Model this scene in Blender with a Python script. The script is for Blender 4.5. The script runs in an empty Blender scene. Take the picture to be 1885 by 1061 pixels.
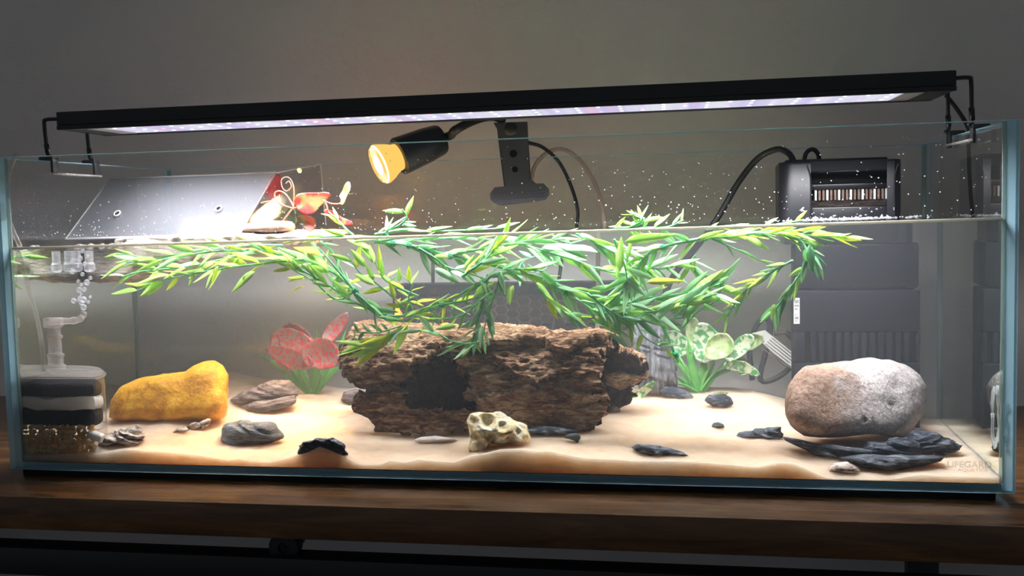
import bpy, bmesh, math, random
from mathutils import Vector, Matrix, noise
random.seed(7)
S = bpy.context.scene
COL = S.collection
PI = math.pi

# ------------------------------------------------------------------ camera, world, lights, exposure
CAM = Vector((0.656811647, -0.870268626, 0.234370069))
YAW, PITCH, ROLL, FPX = -0.184728549, -0.0730163433, -0.0239262753, 1900.41171
W, H, D = 0.9, 0.297543, 0.321424          # outer size of the tank
T = 0.008                                   # glass thickness
TB = 0.0055                                 # bottom glass thickness
cy, sy, cp, sp, cr, sr = math.cos(YAW), math.sin(YAW), math.cos(PITCH), math.sin(PITCH), math.cos(ROLL), math.sin(ROLL)
FWD = Vector((sy*cp, cy*cp, sp)); R0 = Vector((cy, -sy, 0)); U0 = R0.cross(FWD)
RGT = cr*R0 + sr*U0; UPV = -sr*R0 + cr*U0
cd = bpy.data.cameras.new('camera'); cam = bpy.data.objects.new('camera', cd); COL.objects.link(cam)
cam.matrix_world = Matrix(((RGT.x, UPV.x, -FWD.x, CAM.x), (RGT.y, UPV.y, -FWD.y, CAM.y), (RGT.z, UPV.z, -FWD.z, CAM.z), (0, 0, 0, 1)))
cd.sensor_width = 36; cd.lens = FPX/1885*36; cd.clip_start = 0.02; cd.clip_end = 50
S.camera = cam
S.view_settings.view_transform = 'Standard'; S.view_settings.look = 'None'
S.view_settings.exposure = 0.5; S.view_settings.gamma = 1.0; S.view_settings.use_curve_mapping = False
cyc = S.cycles
cyc.use_denoising = True; cyc.max_bounces = 10; cyc.diffuse_bounces = 4; cyc.glossy_bounces = 4
cyc.transmission_bounces = 8; cyc.transparent_max_bounces = 24; cyc.volume_bounces = 1
cyc.sample_clamp_indirect = 4.0; cyc.caustics_reflective = False; cyc.caustics_refractive = True; cyc.blur_glossy = 0.5
wd = bpy.data.worlds.new('room_air'); S.world = wd; wd.use_nodes = True
wd.node_tree.nodes['Background'].inputs[0].default_value = (0.78, 0.88, 1.0, 1); wd.node_tree.nodes['Background'].inputs[1].default_value = 0.09

def lamp(name, kind, loc, direction, energy, color, **kw):
    l = bpy.data.lights.new(name, kind); l.energy = energy; l.color = color
    for k, v in kw.items(): setattr(l, k, v)
    o = bpy.data.objects.new(name, l); COL.objects.link(o); o.location = loc
    o.rotation_euler = Vector(direction).to_track_quat('-Z', 'Y').to_euler()
    return o
LED_X0, LED_X1, LED_Y0, LED_Y1, LED_Z0, LED_Z1 = 0.0195, 0.8745, 0.086, 0.176, 0.3302, 0.3475
LED_TURN = 0.033            # the bar sits slightly askew on the rims
lamp('strip_light_glow', 'AREA', ((LED_X0+LED_X1)/2, (LED_Y0+LED_Y1)/2, LED_Z0-0.004), (0, 0, -1), 6.2, (0.98, 0.96, 1.0), shape='RECTANGLE', size=0.81, size_y=0.07, spread=math.radians(138)).rotation_euler.rotate_axis('Z', -LED_TURN)
BULB_N = Vector((-0.80, -0.58, -0.38)).normalized()

# ------------------------------------------------------------------ pixel -> place helpers (front glass refracts below the water line)
def zw(x): return 0.2105133 + 0.00984862*x
def ray(px, py): return (FWD + RGT*((px-942.5)/FPX) - UPV*((py-530.5)/FPX)).normalized()
def P(px, py, Y, dry=False):
    d = ray(px, py); p = CAM + d*((T-CAM.y)/d.y)
    if dry or p.z > zw(p.x) or p.z < 0 or Y < T: return CAM + d*((Y-CAM.y)/d.y)
    n = 1.33; N = Vector((0, -1, 0)); c = -N.dot(d)
    t = d/n + (c/n - math.sqrt(1-(1-c*c)/n/n))*N
    return p + t*((Y-T)/t.y)
def lerp(a, b, t): return a+(b-a)*t
def interp(pts, x):
    if x <= pts[0][0]: return pts[0][1]
    for (x0, y0), (x1, y1) in zip(pts, pts[1:]):
        if x <= x1:
            t = (x-x0)/(x1-x0) if x1 > x0 else 0
            return y0+(y1-y0)*t
    return pts[-1][1]
def sm(a, b, x):
    t = min(1, max(0, (x-a)/(b-a))); return t*t*(3-2*t)
def fbm(v, s=1.0, o=4):
    return noise.fractal(Vector(v)*s, 1.0, 2.0, o)

# ------------------------------------------------------------------ object helpers
def tag(o, label=None, cat=None, group=None, kind=None):
    if label: o['label'] = label
    if cat: o['category'] = cat
    if group: o['group'] = group
    if kind: o['kind'] = kind
    return o
def thing(name, loc, label, cat, group=None):
    o = bpy.data.objects.new(name, None); COL.objects.link(o); o.location = loc; o.empty_display_size = 0.02
    return tag(o, label, cat, group)
def wloc(o):
    v = Vector((0, 0, 0))
    while o is not None: v += o.location; o = o.parent
    return v
def mesh(name, vs, fs, m, parent=None, smooth=True):
    off = wloc(parent) if parent else Vector((0, 0, 0))
    me = bpy.data.meshes.new(name); me.from_pydata([tuple(Vector(v)-off) for v in vs], [], fs)
    bm = bmesh.new(); bm.from_mesh(me); bmesh.ops.recalc_face_normals(bm, faces=bm.faces); bm.to_mesh(me); bm.free()
    for x in (m if isinstance(m, (list, tuple)) else [m]): me.materials.append(x)
    if smooth:
        for p in me.polygons: p.use_smooth = True
    o = bpy.data.objects.new(name, me); COL.objects.link(o)
    if parent: o.parent = parent
    return o
def bm_obj(name, bm, m, parent=None, smooth=False, angle=None):
    off = wloc(parent) if parent else Vector((0, 0, 0))
    for v in bm.verts: v.co -= off
    bmesh.ops.recalc_face_normals(bm, faces=bm.faces)
    me = bpy.data.meshes.new(name); bm.to_mesh(me); bm.free()
    for x in (m if isinstance(m, (list, tuple)) else [m]): me.materials.append(x)
    if smooth:
        for p in me.polygons: p.use_smooth = True
    if angle: me.set_sharp_from_angle(angle=angle)
    o = bpy.data.objects.new(name, me); COL.objects.link(o)
    if parent: o.parent = parent
    return o
def add_box(bm, lo, hi, bevel=0, seg=2, rot=None):
    r = bmesh.ops.create_cube(bm, size=1); vs = r['verts']
    lo, hi = Vector(lo), Vector(hi); c = (lo+hi)/2; s = hi-lo
    for v in vs: v.co = Vector((v.co.x*s.x, v.co.y*s.y, v.co.z*s.z))
    if bevel:
        es = list({e for v in vs for e in v.link_edges})
        rr = bmesh.ops.bevel(bm, geom=es, offset=bevel, segments=seg, affect='EDGES', profile=0.5)
        vs = list({v for f in rr['faces'] for v in f.verts} | {v for v in vs if v.is_valid})
    for v in vs: v.co = (rot @ v.co if rot else v.co) + c
def box(name, lo, hi, m, parent=None, bevel=0, seg=2, rot=None):
    bm = bmesh.new(); add_box(bm, lo, hi, bevel, seg, rot)
    return bm_obj(name, bm, m, parent, smooth=bool(bevel), angle=0.7 if bevel else None)
def catmull(pts, n=6):
    pts = [Vector(p) for p in pts]
    if len(pts) < 3: return [pts[0].lerp(pts[-1], i/n) for i in range(n+1)]
    out = []; q = [2*pts[0]-pts[1]] + pts + [2*pts[-1]-pts[-2]]
    for i in range(1, len(q)-2):
        a, b, c, d = q[i-1:i+3]
        for k in range(n):
            t = k/n
            out.append(0.5*((2*b)+(c-a)*t+(2*a-5*b+4*c-d)*t*t+(3*b-a-3*c+d)*t**3))
    return out+[pts[-1]]
def tube_geo(pts, rad, n=8, cap=True, vs=None, fs=None):
    vs = [] if vs is None else vs; fs = [] if fs is None else fs
    pts = [Vector(p) for p in pts]; m = len(pts); base = len(vs); up = None
    for i, p in enumerate(pts):
        t = (pts[min(i+1, m-1)]-pts[max(i-1, 0)]).normalized()
        if up is None: up = t.orthogonal().normalized()
        up = (up - t*up.dot(t)).normalized(); b = t.cross(up)
        r = rad(i/(m-1)) if callable(rad) else rad
        for k in range(n):
            a = 2*PI*k/n; vs.append(p + up*(r*math.cos(a)) + b*(r*math.sin(a)))
    for i in range(m-1):
        for k in range(n):
            k2 = (k+1) % n
            fs.append((base+i*n+k, base+i*n+k2, base+(i+1)*n+k2, base+(i+1)*n+k))
    if cap: fs.append(tuple(base+k for k in range(n))[::-1]); fs.append(tuple(base+(m-1)*n+k for k in range(n)))
    return vs, fs
def tube(name, pts, rad, m, parent=None, n=8, smooth=True, seg=6, curve=True):
    vs, fs = tube_geo(catmull(pts, seg) if curve else pts, rad, n)
    return mesh(name, vs, fs, m, parent)
def lathe_geo(p0, axis, prof, n=28, vs=None, fs=None, closed=True):
    vs = [] if vs is None else vs; fs = [] if fs is None else fs
    a = Vector(axis).normalized(); u = a.orthogonal().normalized(); w = a.cross(u); base = len(vs)
    for t, r in prof:
        for k in range(n):
            an = 2*PI*k/n; vs.append(Vector(p0)+a*t+u*(r*math.cos(an))+w*(r*math.sin(an)))
    for i in range(len(prof)-1):
        for k in range(n):
            k2 = (k+1) % n; fs.append((base+i*n+k, base+i*n+k2, base+(i+1)*n+k2, base+(i+1)*n+k))
    if closed: fs.append(tuple(base+k for k in range(n))[::-1]); fs.append(tuple(base+(len(prof)-1)*n+k for k in range(n)))
    return vs, fs
def lathe(name, p0, axis, prof, m, parent=None, n=28, angle=0.6):
    vs, fs = lathe_geo(p0, axis, prof, n); o = mesh(name, vs, fs, m, parent)
    o.data.set_sharp_from_angle(angle=angle); return o

# ------------------------------------------------------------------ materials
def NT(name):
    m = bpy.data.materials.new(name); m.use_nodes = True; nt = m.node_tree; nt.nodes.clear()
    out = nt.nodes.new('ShaderNodeOutputMaterial'); return m, nt, out
def nd(nt, kind, **kw):
    n = nt.nodes.new(kind)
    for k, v in kw.items():
        if k.startswith('_'): setattr(n, k[1:], v)
        else: n.inputs[k.replace('__', ' ')].default_value = v
    return n
def c4(c): return (c[0], c[1], c[2], 1)
def coords(nt, scale=(1, 1, 1), rot=(0, 0, 0), space='Object'):
    tc = nd(nt, 'ShaderNodeTexCoord'); mp = nd(nt, 'ShaderNodeMapping')
    mp.inputs['Scale'].default_value = scale; mp.inputs['Rotation'].default_value = rot
    nt.links.new(tc.outputs[space], mp.inputs[0]); return mp.outputs[0]
def noise_fac(nt, vec, scale, detail=5, rough=0.6, dist=0.0):
    n = nd(nt, 'ShaderNodeTexNoise', Scale=scale, Detail=detail, Roughness=rough, Distortion=dist)
    nt.links.new(vec, n.inputs['Vector']); return n.outputs['Fac']
def ramp(nt, fac, stops):
    r = nd(nt, 'ShaderNodeValToRGB'); el = r.color_ramp.elements
    while len(el) < len(stops): el.new(0.5)
    for e, (p, c) in zip(el, stops): e.position = p; e.color = c4(c)
    nt.links.new(fac, r.inputs[0]); return r.outputs[0]
def bump(nt, fac, strength, dist, prev=None):
    b = nd(nt, 'ShaderNodeBump', Strength=strength, Distance=dist); nt.links.new(fac, b.inputs['Height'])
    if prev: nt.links.new(prev, b.inputs['Normal'])
    return b.outputs[0]
def solid(name, stops, rough=0.5, metal=0.0, scale=40, stretch=(1, 1, 1), rot=(0, 0, 0), bumps=(), detail=5, spec=0.5, trans=None, nrough=0.6, dist=0.0):
    """stops: one colour or a list of (pos, colour) driven by stretched noise; bumps: (scale, strength, distance)"""
    m, nt, out = NT(name); b = nd(nt, 'ShaderNodeBsdfPrincipled', Roughness=rough, Metallic=metal)
    b.inputs['Specular IOR Level'].default_value = spec
    vec = coords(nt, stretch, rot)
    if isinstance(stops, tuple): b.inputs['Base Color'].default_value = c4(stops); col = None
    else:
        col = ramp(nt, noise_fac(nt, vec, scale, detail, nrough, dist), stops); nt.links.new(col, b.inputs['Base Color'])
    prev = None
    for bs, st, di in bumps: prev = bump(nt, noise_fac(nt, vec, bs, 6, 0.65), st, di, prev)
    if prev: nt.links.new(prev, b.inputs['Normal'])
    sh = b.outputs[0]
    if trans:
        t = nd(nt, 'ShaderNodeBsdfTranslucent'); mx = nd(nt, 'ShaderNodeMixShader', Fac=trans)
        if col: nt.links.new(col, t.inputs[0])
        else: t.inputs[0].default_value = c4(stops)
        nt.links.new(sh, mx.inputs[1]); nt.links.new(t.outputs[0], mx.inputs[2]); sh = mx.outputs[0]
    nt.links.new(sh, out.inputs[0]); return m
def clear(name, tint=(1, 1, 1), ior=1.45, rough=0.0, haze=None, body=0.0, boost=0.0):
    """thin clear sheet: see-through plus a Fresnel reflection, optionally a share of white body"""
    m, nt, out = NT(name); tr = nd(nt, 'ShaderNodeBsdfTransparent', Color=c4(tint)); gl = nd(nt, 'ShaderNodeBsdfGlossy', Roughness=rough)
    lw = nd(nt, 'ShaderNodeLayerWeight', Blend=0.5); pw = nd(nt, 'ShaderNodeMath', _operation='POWER'); pw.inputs[1].default_value = 5
    f0 = ((ior-1)/(ior+1))**2; mu = nd(nt, 'ShaderNodeMath', _operation='MULTIPLY_ADD'); mu.inputs[1].default_value = 1-f0; mu.inputs[2].default_value = f0
    nt.links.new(lw.outputs['Facing'], pw.inputs[0]); nt.links.new(pw.outputs[0], mu.inputs[0])
    mx = nd(nt, 'ShaderNodeMixShader'); fac = mu.outputs[0]
    if boost:
        ad = nd(nt, 'ShaderNodeMath', _operation='ADD', _use_clamp=True); ad.inputs[1].default_value = boost
        nt.links.new(fac, ad.inputs[0]); fac = ad.outputs[0]
    nt.links.new(fac, mx.inputs[0]); nt.links.new(tr.outputs[0], mx.inputs[1]); nt.links.new(gl.outputs[0], mx.inputs[2]); sh = mx.outputs[0]
    if body:
        df = nd(nt, 'ShaderNodeBsdfDiffuse', Color=c4(haze or (0.9, 0.9, 0.9))); tl = nd(nt, 'ShaderNodeBsdfTranslucent', Color=c4(haze or (0.9, 0.9, 0.9)))
        a = nd(nt, 'ShaderNodeMixShader', Fac=0.6); nt.links.new(df.outputs[0], a.inputs[1]); nt.links.new(tl.outputs[0], a.inputs[2])
        m2 = nd(nt, 'ShaderNodeMixShader', Fac=body); nt.links.new(sh, m2.inputs[1]); nt.links.new(a.outputs[0], m2.inputs[2]); sh = m2.outputs[0]
    nt.links.new(sh, out.inputs[0]); return m
def glow(name, stops, strength, scale=1, stretch=(1, 1, 1)):
    m, nt, out = NT(name); e = nd(nt, 'ShaderNodeEmission', Strength=strength)
    if isinstance(stops, tuple): e.inputs[0].default_value = c4(stops)
    else: nt.links.new(ramp(nt, noise_fac(nt, coords(nt, stretch), scale, 3, 0.7), stops), e.inputs[0])
    nt.links.new(e.outputs[0], out.inputs[0]); return m

M = {}
M['wall'] = solid('wall_paint', [(0.3, (0.64, 0.605, 0.58)), (0.7, (0.70, 0.665, 0.635))], 0.85, scale=6, bumps=((70, 0.35, 0.004), (260, 0.25, 0.0015)), spec=0.2)
M['floor'] = solid('floor_carpet', (0.25, 0.23, 0.22), 0.9)
M['wood'] = solid('stained_wood', [(0.25, (0.05, 0.020, 0.007)), (0.55, (0.13, 0.056, 0.018)), (0.8, (0.24, 0.12, 0.042))], 0.27, scale=9, stretch=(1, 9, 9), bumps=((14, 0.25, 0.001),), dist=0.6)
M['foam'] = solid('black_foam', (0.006, 0.006, 0.007), 0.9)
M['black'] = solid('black_metal', (0.008, 0.008, 0.009), 0.42, bumps=((300, 0.05, 0.0003),))
M['plastic'] = solid('black_plastic', (0.012, 0.012, 0.016), 0.33)
M['matte'] = solid('dark_plastic', (0.006, 0.007, 0.011), 0.5, spec=0.12)
M['clip'] = solid('grey_clip_plastic', (0.032, 0.031, 0.042), 0.5)
M['slot'] = solid('slot_dark', (0.003, 0.003, 0.004), 0.8, spec=0.12)
M['rubber'] = solid('black_rubber', (0.008, 0.008, 0.009), 0.55)
M['pane'] = clear('tank_glass', (0.985, 0.995, 0.99), 1.3)
M['edge'] = clear('glass_edge', (0.6, 0.85, 0.9), 1.4, 0.1, (0.50, 0.80, 0.95), 0.8)
M['seam'] = clear('clear_silicone', (0.8, 0.9, 0.88), 1.3, 0.2, (0.6, 0.75, 0.72), 0.35)
M['smear'] = clear('silicone_smear', (0.9, 0.95, 0.95), 1.4, 0.15, (0.8, 0.85, 0.85), 0.35)
M['etch'] = clear('etched_print', (0.9, 0.9, 0.9), 1.0, 0.3, (0.60, 0.56, 0.54), 0.16)
M['speck'] = clear('dried_droplet', (1, 1, 1), 1.3, 0.2, (0.95, 0.95, 1.0), 0.6)
M['acrylic'] = clear('acrylic_sheet', (0.86, 0.87, 0.9), 1.5, 0.12, (0.85, 0.87, 0.95), 0.10, 0.05)
M['acrylic_side'] = clear('acrylic_side', (0.93, 0.93, 0.95), 1.45, 0.05, (0.8, 0.8, 0.85), 0.006)
M['rim'] = clear('acrylic_edge', (0.9, 0.9, 0.9), 1.4, 0.2, (0.95, 0.92, 0.92), 0.7)
M['box'] = clear('clear_box', (0.96, 0.95, 0.96), 1.35, 0.03, (0.9, 0.88, 0.9), 0.025)
M['lid'] = clear('clear_lid', (0.92, 0.9, 0.9), 1.4, 0.06, (0.9, 0.85, 0.82), 0.12)
M['tubing'] = clear('clear_tubing', (0.9, 0.88, 0.86), 1.5, 0.08, (0.9, 0.86, 0.84), 0.2)
M['cream_tube'] = clear('cream_tubing', (0.9, 0.85, 0.8), 1.4, 0.2, (0.75, 0.62, 0.55), 0.75)
M['bubble'] = clear('air_bubble', (0.97, 0.97, 1.0), 1.45, 0.0, (0.95, 0.95, 1.0), 0.22)
M['sponge'] = solid('black_sponge', [(0.4, (0.004, 0.004, 0.004)), (0.7, (0.02, 0.02, 0.022))], 0.95, scale=500, bumps=((500, 0.8, 0.002),), spec=0.12)
M['floss'] = solid('white_floss', [(0.3, (0.85, 0.8, 0.72)), (0.7, (0.95, 0.93, 0.88))], 0.95, scale=60, trans=0.5, bumps=((200, 0.6, 0.002),), spec=0.12)
M['ceramic'] = solid('white_ceramic', (0.75, 0.72, 0.65), 0.7)
for i, c in enumerate([(0.95, 0.68, 0.22), (0.97, 0.78, 0.38), (0.85, 0.60, 0.26), (0.97, 0.88, 0.62)]):
    M['gravel%d' % i] = solid('gravel_tone', c, 0.4, trans=0.5, spec=0.1)
def sand_mat():
    m = SAND0; b = [n for n in m.node_tree.nodes if n.type == 'BSDF_PRINCIPLED'][0]
    b.inputs['Subsurface Weight'].default_value = 1.0; b.inputs['Subsurface Radius'].default_value = (1.0, 0.88, 0.76); b.inputs['Subsurface Scale'].default_value = 0.055
    return m
SAND0 = solid('pale_sand', [(0.3, (0.45, 0.325, 0.225)), (0.5, (0.54, 0.405, 0.29)), (0.75, (0.62, 0.48, 0.36))], 0.95, scale=30, bumps=((60, 0.25, 0.004), (900, 0.5, 0.0012)), spec=0.1)
M['sand'] = sand_mat()
M['yellow'] = solid('yellow_jasper', [(0.30, (0.20, 0.08, 0.02)), (0.42, (0.42, 0.18, 0.02)), (0.54, (0.58, 0.28, 0.02)), (0.62, (0.66, 0.36, 0.035)), (0.74, (0.36, 0.19, 0.07))], 0.4, scale=38, dist=0.8, detail=8, nrough=0.65, bumps=((160, 0.6, 0.003), (700, 0.3, 0.001)), spec=0.12)
M['slate'] = solid('grey_slate', [(0.35, (0.07, 0.085, 0.105)), (0.52, (0.17, 0.19, 0.225)), (0.68, (0.40, 0.42, 0.46))], 0.5, scale=75, stretch=(1, 1, 4), rot=(0.3, 0.35, 0), dist=0.8, detail=8, bumps=((150, 1.0, 0.006), (600, 0.6, 0.0015)), spec=0.12)
M['blue_slate'] = solid('blue_slate', [(0.35, (0.22, 0.26, 0.31)), (0.52, (0.38, 0.43, 0.50)), (0.68, (0.62, 0.66, 0.72))], 0.5, scale=75, stretch=(1, 1, 5), rot=(0.3, -0.3, 0), dist=0.8, detail=8, bumps=((150, 1.0, 0.006), (600, 0.6, 0.0015)), spec=0.12)
M['dark_slate'] = solid('dark_slate', [(0.35, (0.03, 0.04, 0.055)), (0.52, (0.11, 0.13, 0.165)), (0.66, (0.38, 0.41, 0.47))], 0.42, scale=75, stretch=(1, 1, 4), rot=(0.2, 0.3, 0), dist=0.8, detail=8, bumps=((150, 1.0, 0.006), (600, 0.6, 0.0015)), spec=0.12)
M['brown_slate'] = solid('brown_slate', [(0.35, (0.14, 0.105, 0.095)), (0.54, (0.30, 0.24, 0.225)), (0.7, (0.50, 0.44, 0.41))], 0.6, scale=75, stretch=(1, 1, 5), rot=(0, 0.25, 0), dist=0.8, detail=8, bumps=((150, 1.0, 0.006), (600, 0.6, 0.0015)), spec=0.12)
M['streak'] = solid('streaked_stone', [(0.35, (0.05, 0.05, 0.055)), (0.55, (0.16, 0.165, 0.18)), (0.72, (0.36, 0.37, 0.42))], 0.7, scale=70, stretch=(3, 1, 0.4), bumps=((200, 1.0, 0.005),), spec=0.12)
M['speckle'] = solid('speckled_stone', [(0.4, (0.09, 0.07, 0.06)), (0.55, (0.45, 0.38, 0.32)), (0.7, (0.7, 0.62, 0.55))], 0.7, scale=90, stretch=(1, 1, 3), rot=(0, 0.4, 0), bumps=((120, 0.8, 0.003),), spec=0.12)
M['lava'] = solid('holey_tan_rock', [(0.34, (0.25, 0.17, 0.06)), (0.46, (0.66, 0.54, 0.30)), (0.58, (0.92, 0.85, 0.66))], 0.8, scale=70, bumps=((110, 0.9, 0.005), (350, 0.5, 0.001)), spec=0.12)
M['pale'] = solid('pale_stone', [(0.3, (0.35, 0.3, 0.27)), (0.7, (0.7, 0.63, 0.58))], 0.6, scale=40, stretch=(1, 1, 4), rot=(0, -0.6, 0), bumps=((80, 0.5, 0.003),), spec=0.12)
M['cork'] = solid('grey_cork_stone', [(0.3, (0.26, 0.21, 0.17)), (0.5, (0.52, 0.45, 0.39)), (0.7, (0.74, 0.67, 0.60))], 0.85, scale=60, stretch=(1, 1, 5), bumps=((80, 0.9, 0.006), (400, 0.6, 0.0015)), spec=0.12)
M['ledge'] = solid('pink_ledge', [(0.3, (0.15, 0.09, 0.07)), (0.7, (0.26, 0.18, 0.145))], 0.8, scale=50, bumps=((120, 0.6, 0.003),))
M['flesh'] = solid('goldfish_skin', [(0.35, (0.85, 0.28, 0.02)), (0.7, (0.95, 0.48, 0.05))], 0.35, scale=60)
M['fin'] = solid('goldfish_fin', (0.9, 0.42, 0.06), 0.4, trans=0.5)
M['eye'] = solid('eye_black', (0.005, 0.005, 0.005), 0.1)
M['paper'] = solid('paper_label', (0.75, 0.75, 0.74), 0.7)
M['ink'] = solid('grey_ink', (0.16, 0.16, 0.17), 0.8)
M['warn'] = solid('warning_yellow', (0.6, 0.42, 0.05), 0.7)
M['stem'] = solid('vine_stem', [(0.3, (0.12, 0.48, 0.22)), (0.7, (0.26, 0.62, 0.34))], 0.45, scale=40, spec=0.15)
M['cuff'] = solid('vine_cuff', (0.05, 0.30, 0.14), 0.45, spec=0.12)
LEAFC = [((0.30, 0.62, 0.28), (0.46, 0.78, 0.38)), ((0.46, 0.76, 0.20), (0.68, 0.88, 0.32)), ((0.66, 0.82, 0.10), (0.85, 0.88, 0.16)), ((0.42, 0.72, 0.44), (0.64, 0.86, 0.60)), ((0.18, 0.46, 0.24), (0.28, 0.58, 0.32))]
for i, (a, b) in enumerate(LEAFC):
    M['leaf%d' % i] = solid('vine_leaf', [(0.35, a), (0.65, b)], 0.4, scale=1.6, stretch=(1, 5, 1), trans=0.45, spec=0.15)
M['blade'] = solid('grass_blade', [(0.3, (0.05, 0.26, 0.05)), (0.7, (0.2, 0.5, 0.12))], 0.4, scale=40, trans=0.3, spec=0.12)
def blotchy(name, stops, scale, trans=0.35, kind='noise'):
    m, nt, out = NT(name); b = nd(nt, 'ShaderNodeBsdfPrincipled', Roughness=0.4); tl = nd(nt, 'ShaderNodeBsdfTranslucent')
    vec = coords(nt)
    col = ramp(nt, noise_fac(nt, vec, scale, 2, 0.5, 0.6), stops); nt.links.new(col, b.inputs['Base Color']); nt.links.new(col, tl.inputs[0])
    mx = nd(nt, 'ShaderNodeMixShader', Fac=trans); nt.links.new(b.outputs[0], mx.inputs[1]); nt.links.new(tl.outputs[0], mx.inputs[2]); nt.links.new(mx.outputs[0], out.inputs[0]); return m
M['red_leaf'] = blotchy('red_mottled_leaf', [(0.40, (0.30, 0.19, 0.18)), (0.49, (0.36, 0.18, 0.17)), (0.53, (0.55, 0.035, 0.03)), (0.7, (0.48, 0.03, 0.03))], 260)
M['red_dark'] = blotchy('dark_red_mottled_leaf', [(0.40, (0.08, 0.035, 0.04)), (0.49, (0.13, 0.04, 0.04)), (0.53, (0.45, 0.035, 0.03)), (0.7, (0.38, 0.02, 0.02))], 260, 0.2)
M['white_leaf'] = blotchy('white_mottled_leaf', [(0.42, (0.08, 0.26, 0.09)), (0.49, (0.14, 0.34, 0.13)), (0.52, (0.46, 0.54, 0.36)), (0.7, (0.56, 0.62, 0.46))], 170)
M['pale_leaf'] = blotchy('pale_green_leaf', [(0.4, (0.22, 0.36, 0.12)), (0.52, (0.38, 0.48, 0.22)), (0.62, (0.48, 0.54, 0.32))], 130)
M['ivy_red'] = blotchy('red_ivy_leaf', [(0.36, (0.16, 0.15, 0.06)), (0.45, (0.32, 0.05, 0.03)), (0.55, (0.50, 0.02, 0.03)), (0.7, (0.55, 0.10, 0.05))], 45)
M['ivy_green'] = blotchy('green_ivy_leaf', [(0.4, (0.045, 0.06, 0.03)), (0.55, (0.08, 0.095, 0.045)), (0.66, (0.16, 0.035, 0.02))], 45)
M['ivy_gold'] = blotchy('gold_ivy_leaf', [(0.4, (0.7, 0.55, 0.12)), (0.6, (0.85, 0.78, 0.5))], 60)
M['tendril'] = solid('brown_tendril', (0.22, 0.09, 0.06), 0.5)
M['led_panel'] = glow('led_diffuser', [(0.3, (0.60, 0.56, 0.90)), (0.45, (0.9, 0.9, 1.0)), (0.56, (0.68, 0.62, 0.95)), (0.64, (0.95, 0.62, 0.78)), (0.72, (0.92, 0.96, 1.0))], 0.62, 14, (1, 0.02, 1))
M['led_chip'] = glow('led_chip_white', (0.95, 0.97, 1.0), 1.3)
M['led_blue'] = glow('led_chip_blue', (0.5, 0.45, 1.0), 1.0)
M['led_pink'] = glow('led_chip_pink', (1.0, 0.5, 0.75), 1.0)
M['chrome'] = solid('silver_plastic', (0.75, 0.75, 0.78), 0.3, 0.6)
M['bulb'] = glow('halogen_face', [(0.35, (1.0, 0.66, 0.25)), (0.6, (1.0, 0.86, 0.5))], 2.4, 220)
M['bulb_core'] = glow('halogen_core', (1.0, 0.9, 0.65), 9.0)
M['bulb_ring'] = glow('halogen_neck', (1.0, 0.55, 0.12), 0.85)

# water: refracting front, reflecting sides and surface, faint haze inside
def water_mats():
    vol_d = 0.22
    res = []
    for k in range(2):
        m, nt, out = NT('tank_water')
        if k == 0:
            g = nd(nt, 'ShaderNodeBsdfGlass', IOR=1.33, Roughness=0.0); sh = g.outputs[0]
        else:
            tr = nd(nt, 'ShaderNodeBsdfTransparent', Color=(1, 1, 1, 1)); gl = nd(nt, 'ShaderNodeBsdfGlossy', Roughness=0.02, Color=(0.86, 0.92, 0.88, 1))
            fr = nd(nt, 'ShaderNodeFresnel', IOR=1.33); mx = nd(nt, 'ShaderNodeMixShader')
            nt.links.new(fr.outputs[0], mx.inputs[0]); nt.links.new(tr.outputs[0], mx.inputs[1]); nt.links.new(gl.outputs[0], mx.inputs[2]); sh = mx.outputs[0]
        nt.links.new(sh, out.inputs['Surface'])
        v = nd(nt, 'ShaderNodeVolumeScatter', Color=(0.86, 0.92, 1.0, 1), Density=vol_d, Anisotropy=0.2)
        nt.links.new(v.outputs[0], out.inputs['Volume']); res.append(m)
    return res
M['water'], M['water_side'] = water_mats()

# ------------------------------------------------------------------ setting
WALL_Y = 0.43
o = box('wall_back', (-2.2, WALL_Y, -0.78), (2.6, WALL_Y+0.1, 1.8), M['wall']); tag(o, kind='structure')
o = box('floor', (-2.2, -2.5, -0.82), (2.6, WALL_Y, -0.78), M['floor']); tag(o, kind='structure')

# ------------------------------------------------------------------ stand
MZ = -0.0085
st = thing('aquarium_stand', (0.45, 0.2, -0.78), 'dark brown stained wooden stand on a black metal frame under the long glass tank', 'stand')
bm = bmesh.new()
add_box(bm, (-0.7, -0.060, MZ-0.030), (1.6, WALL_Y-0.003, MZ), 0.0012, 2)
box_top = bm_obj('wooden_top', bm, M['wood'], st, True, 0.7)
FR = bpy.data.objects.new('metal_frame', None); COL.objects.link(FR); FR.parent = st
box('rail', (-0.7, -0.060, -0.0805), (1.6, -0.034, -0.0555), M['black'], st, 0.001)
bpy.data.objects.remove(FR)
box('leg', (0.883, -0.060, -0.7715), (0.915, -0.030, -0.0815), M['black'], st, 0.001)
box('leg', (-0.40, -0.060, -0.7715), (-0.37, -0.030, -0.0815), M['black'], st, 0.001)
box('leg', (0.883, 0.34, -0.7715), (0.915, 0.37, MZ-0.0305), M['black'], st, 0.001)
box('leg', (-0.40, 0.34, -0.7715), (-0.37, 0.37, MZ-0.0305), M['black'], st, 0.001)
kb = P(526, 1006, -0.045)
vs, fs = lathe_geo(kb+Vector((-0.004, 0.03, 0)), (0.12, -1, 0), [(0, 0.0105), (0.022, 0.0105), (0.023, 0.0135), (0.034, 0.0135), (0.036, 0.0125), (0.0365, 0.005), (0.033, 0.004)], 32)
kn = mesh('round_spacer', vs, fs, M['rubber'], st); kn.data.set_sharp_from_angle(angle=0.6)
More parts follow.
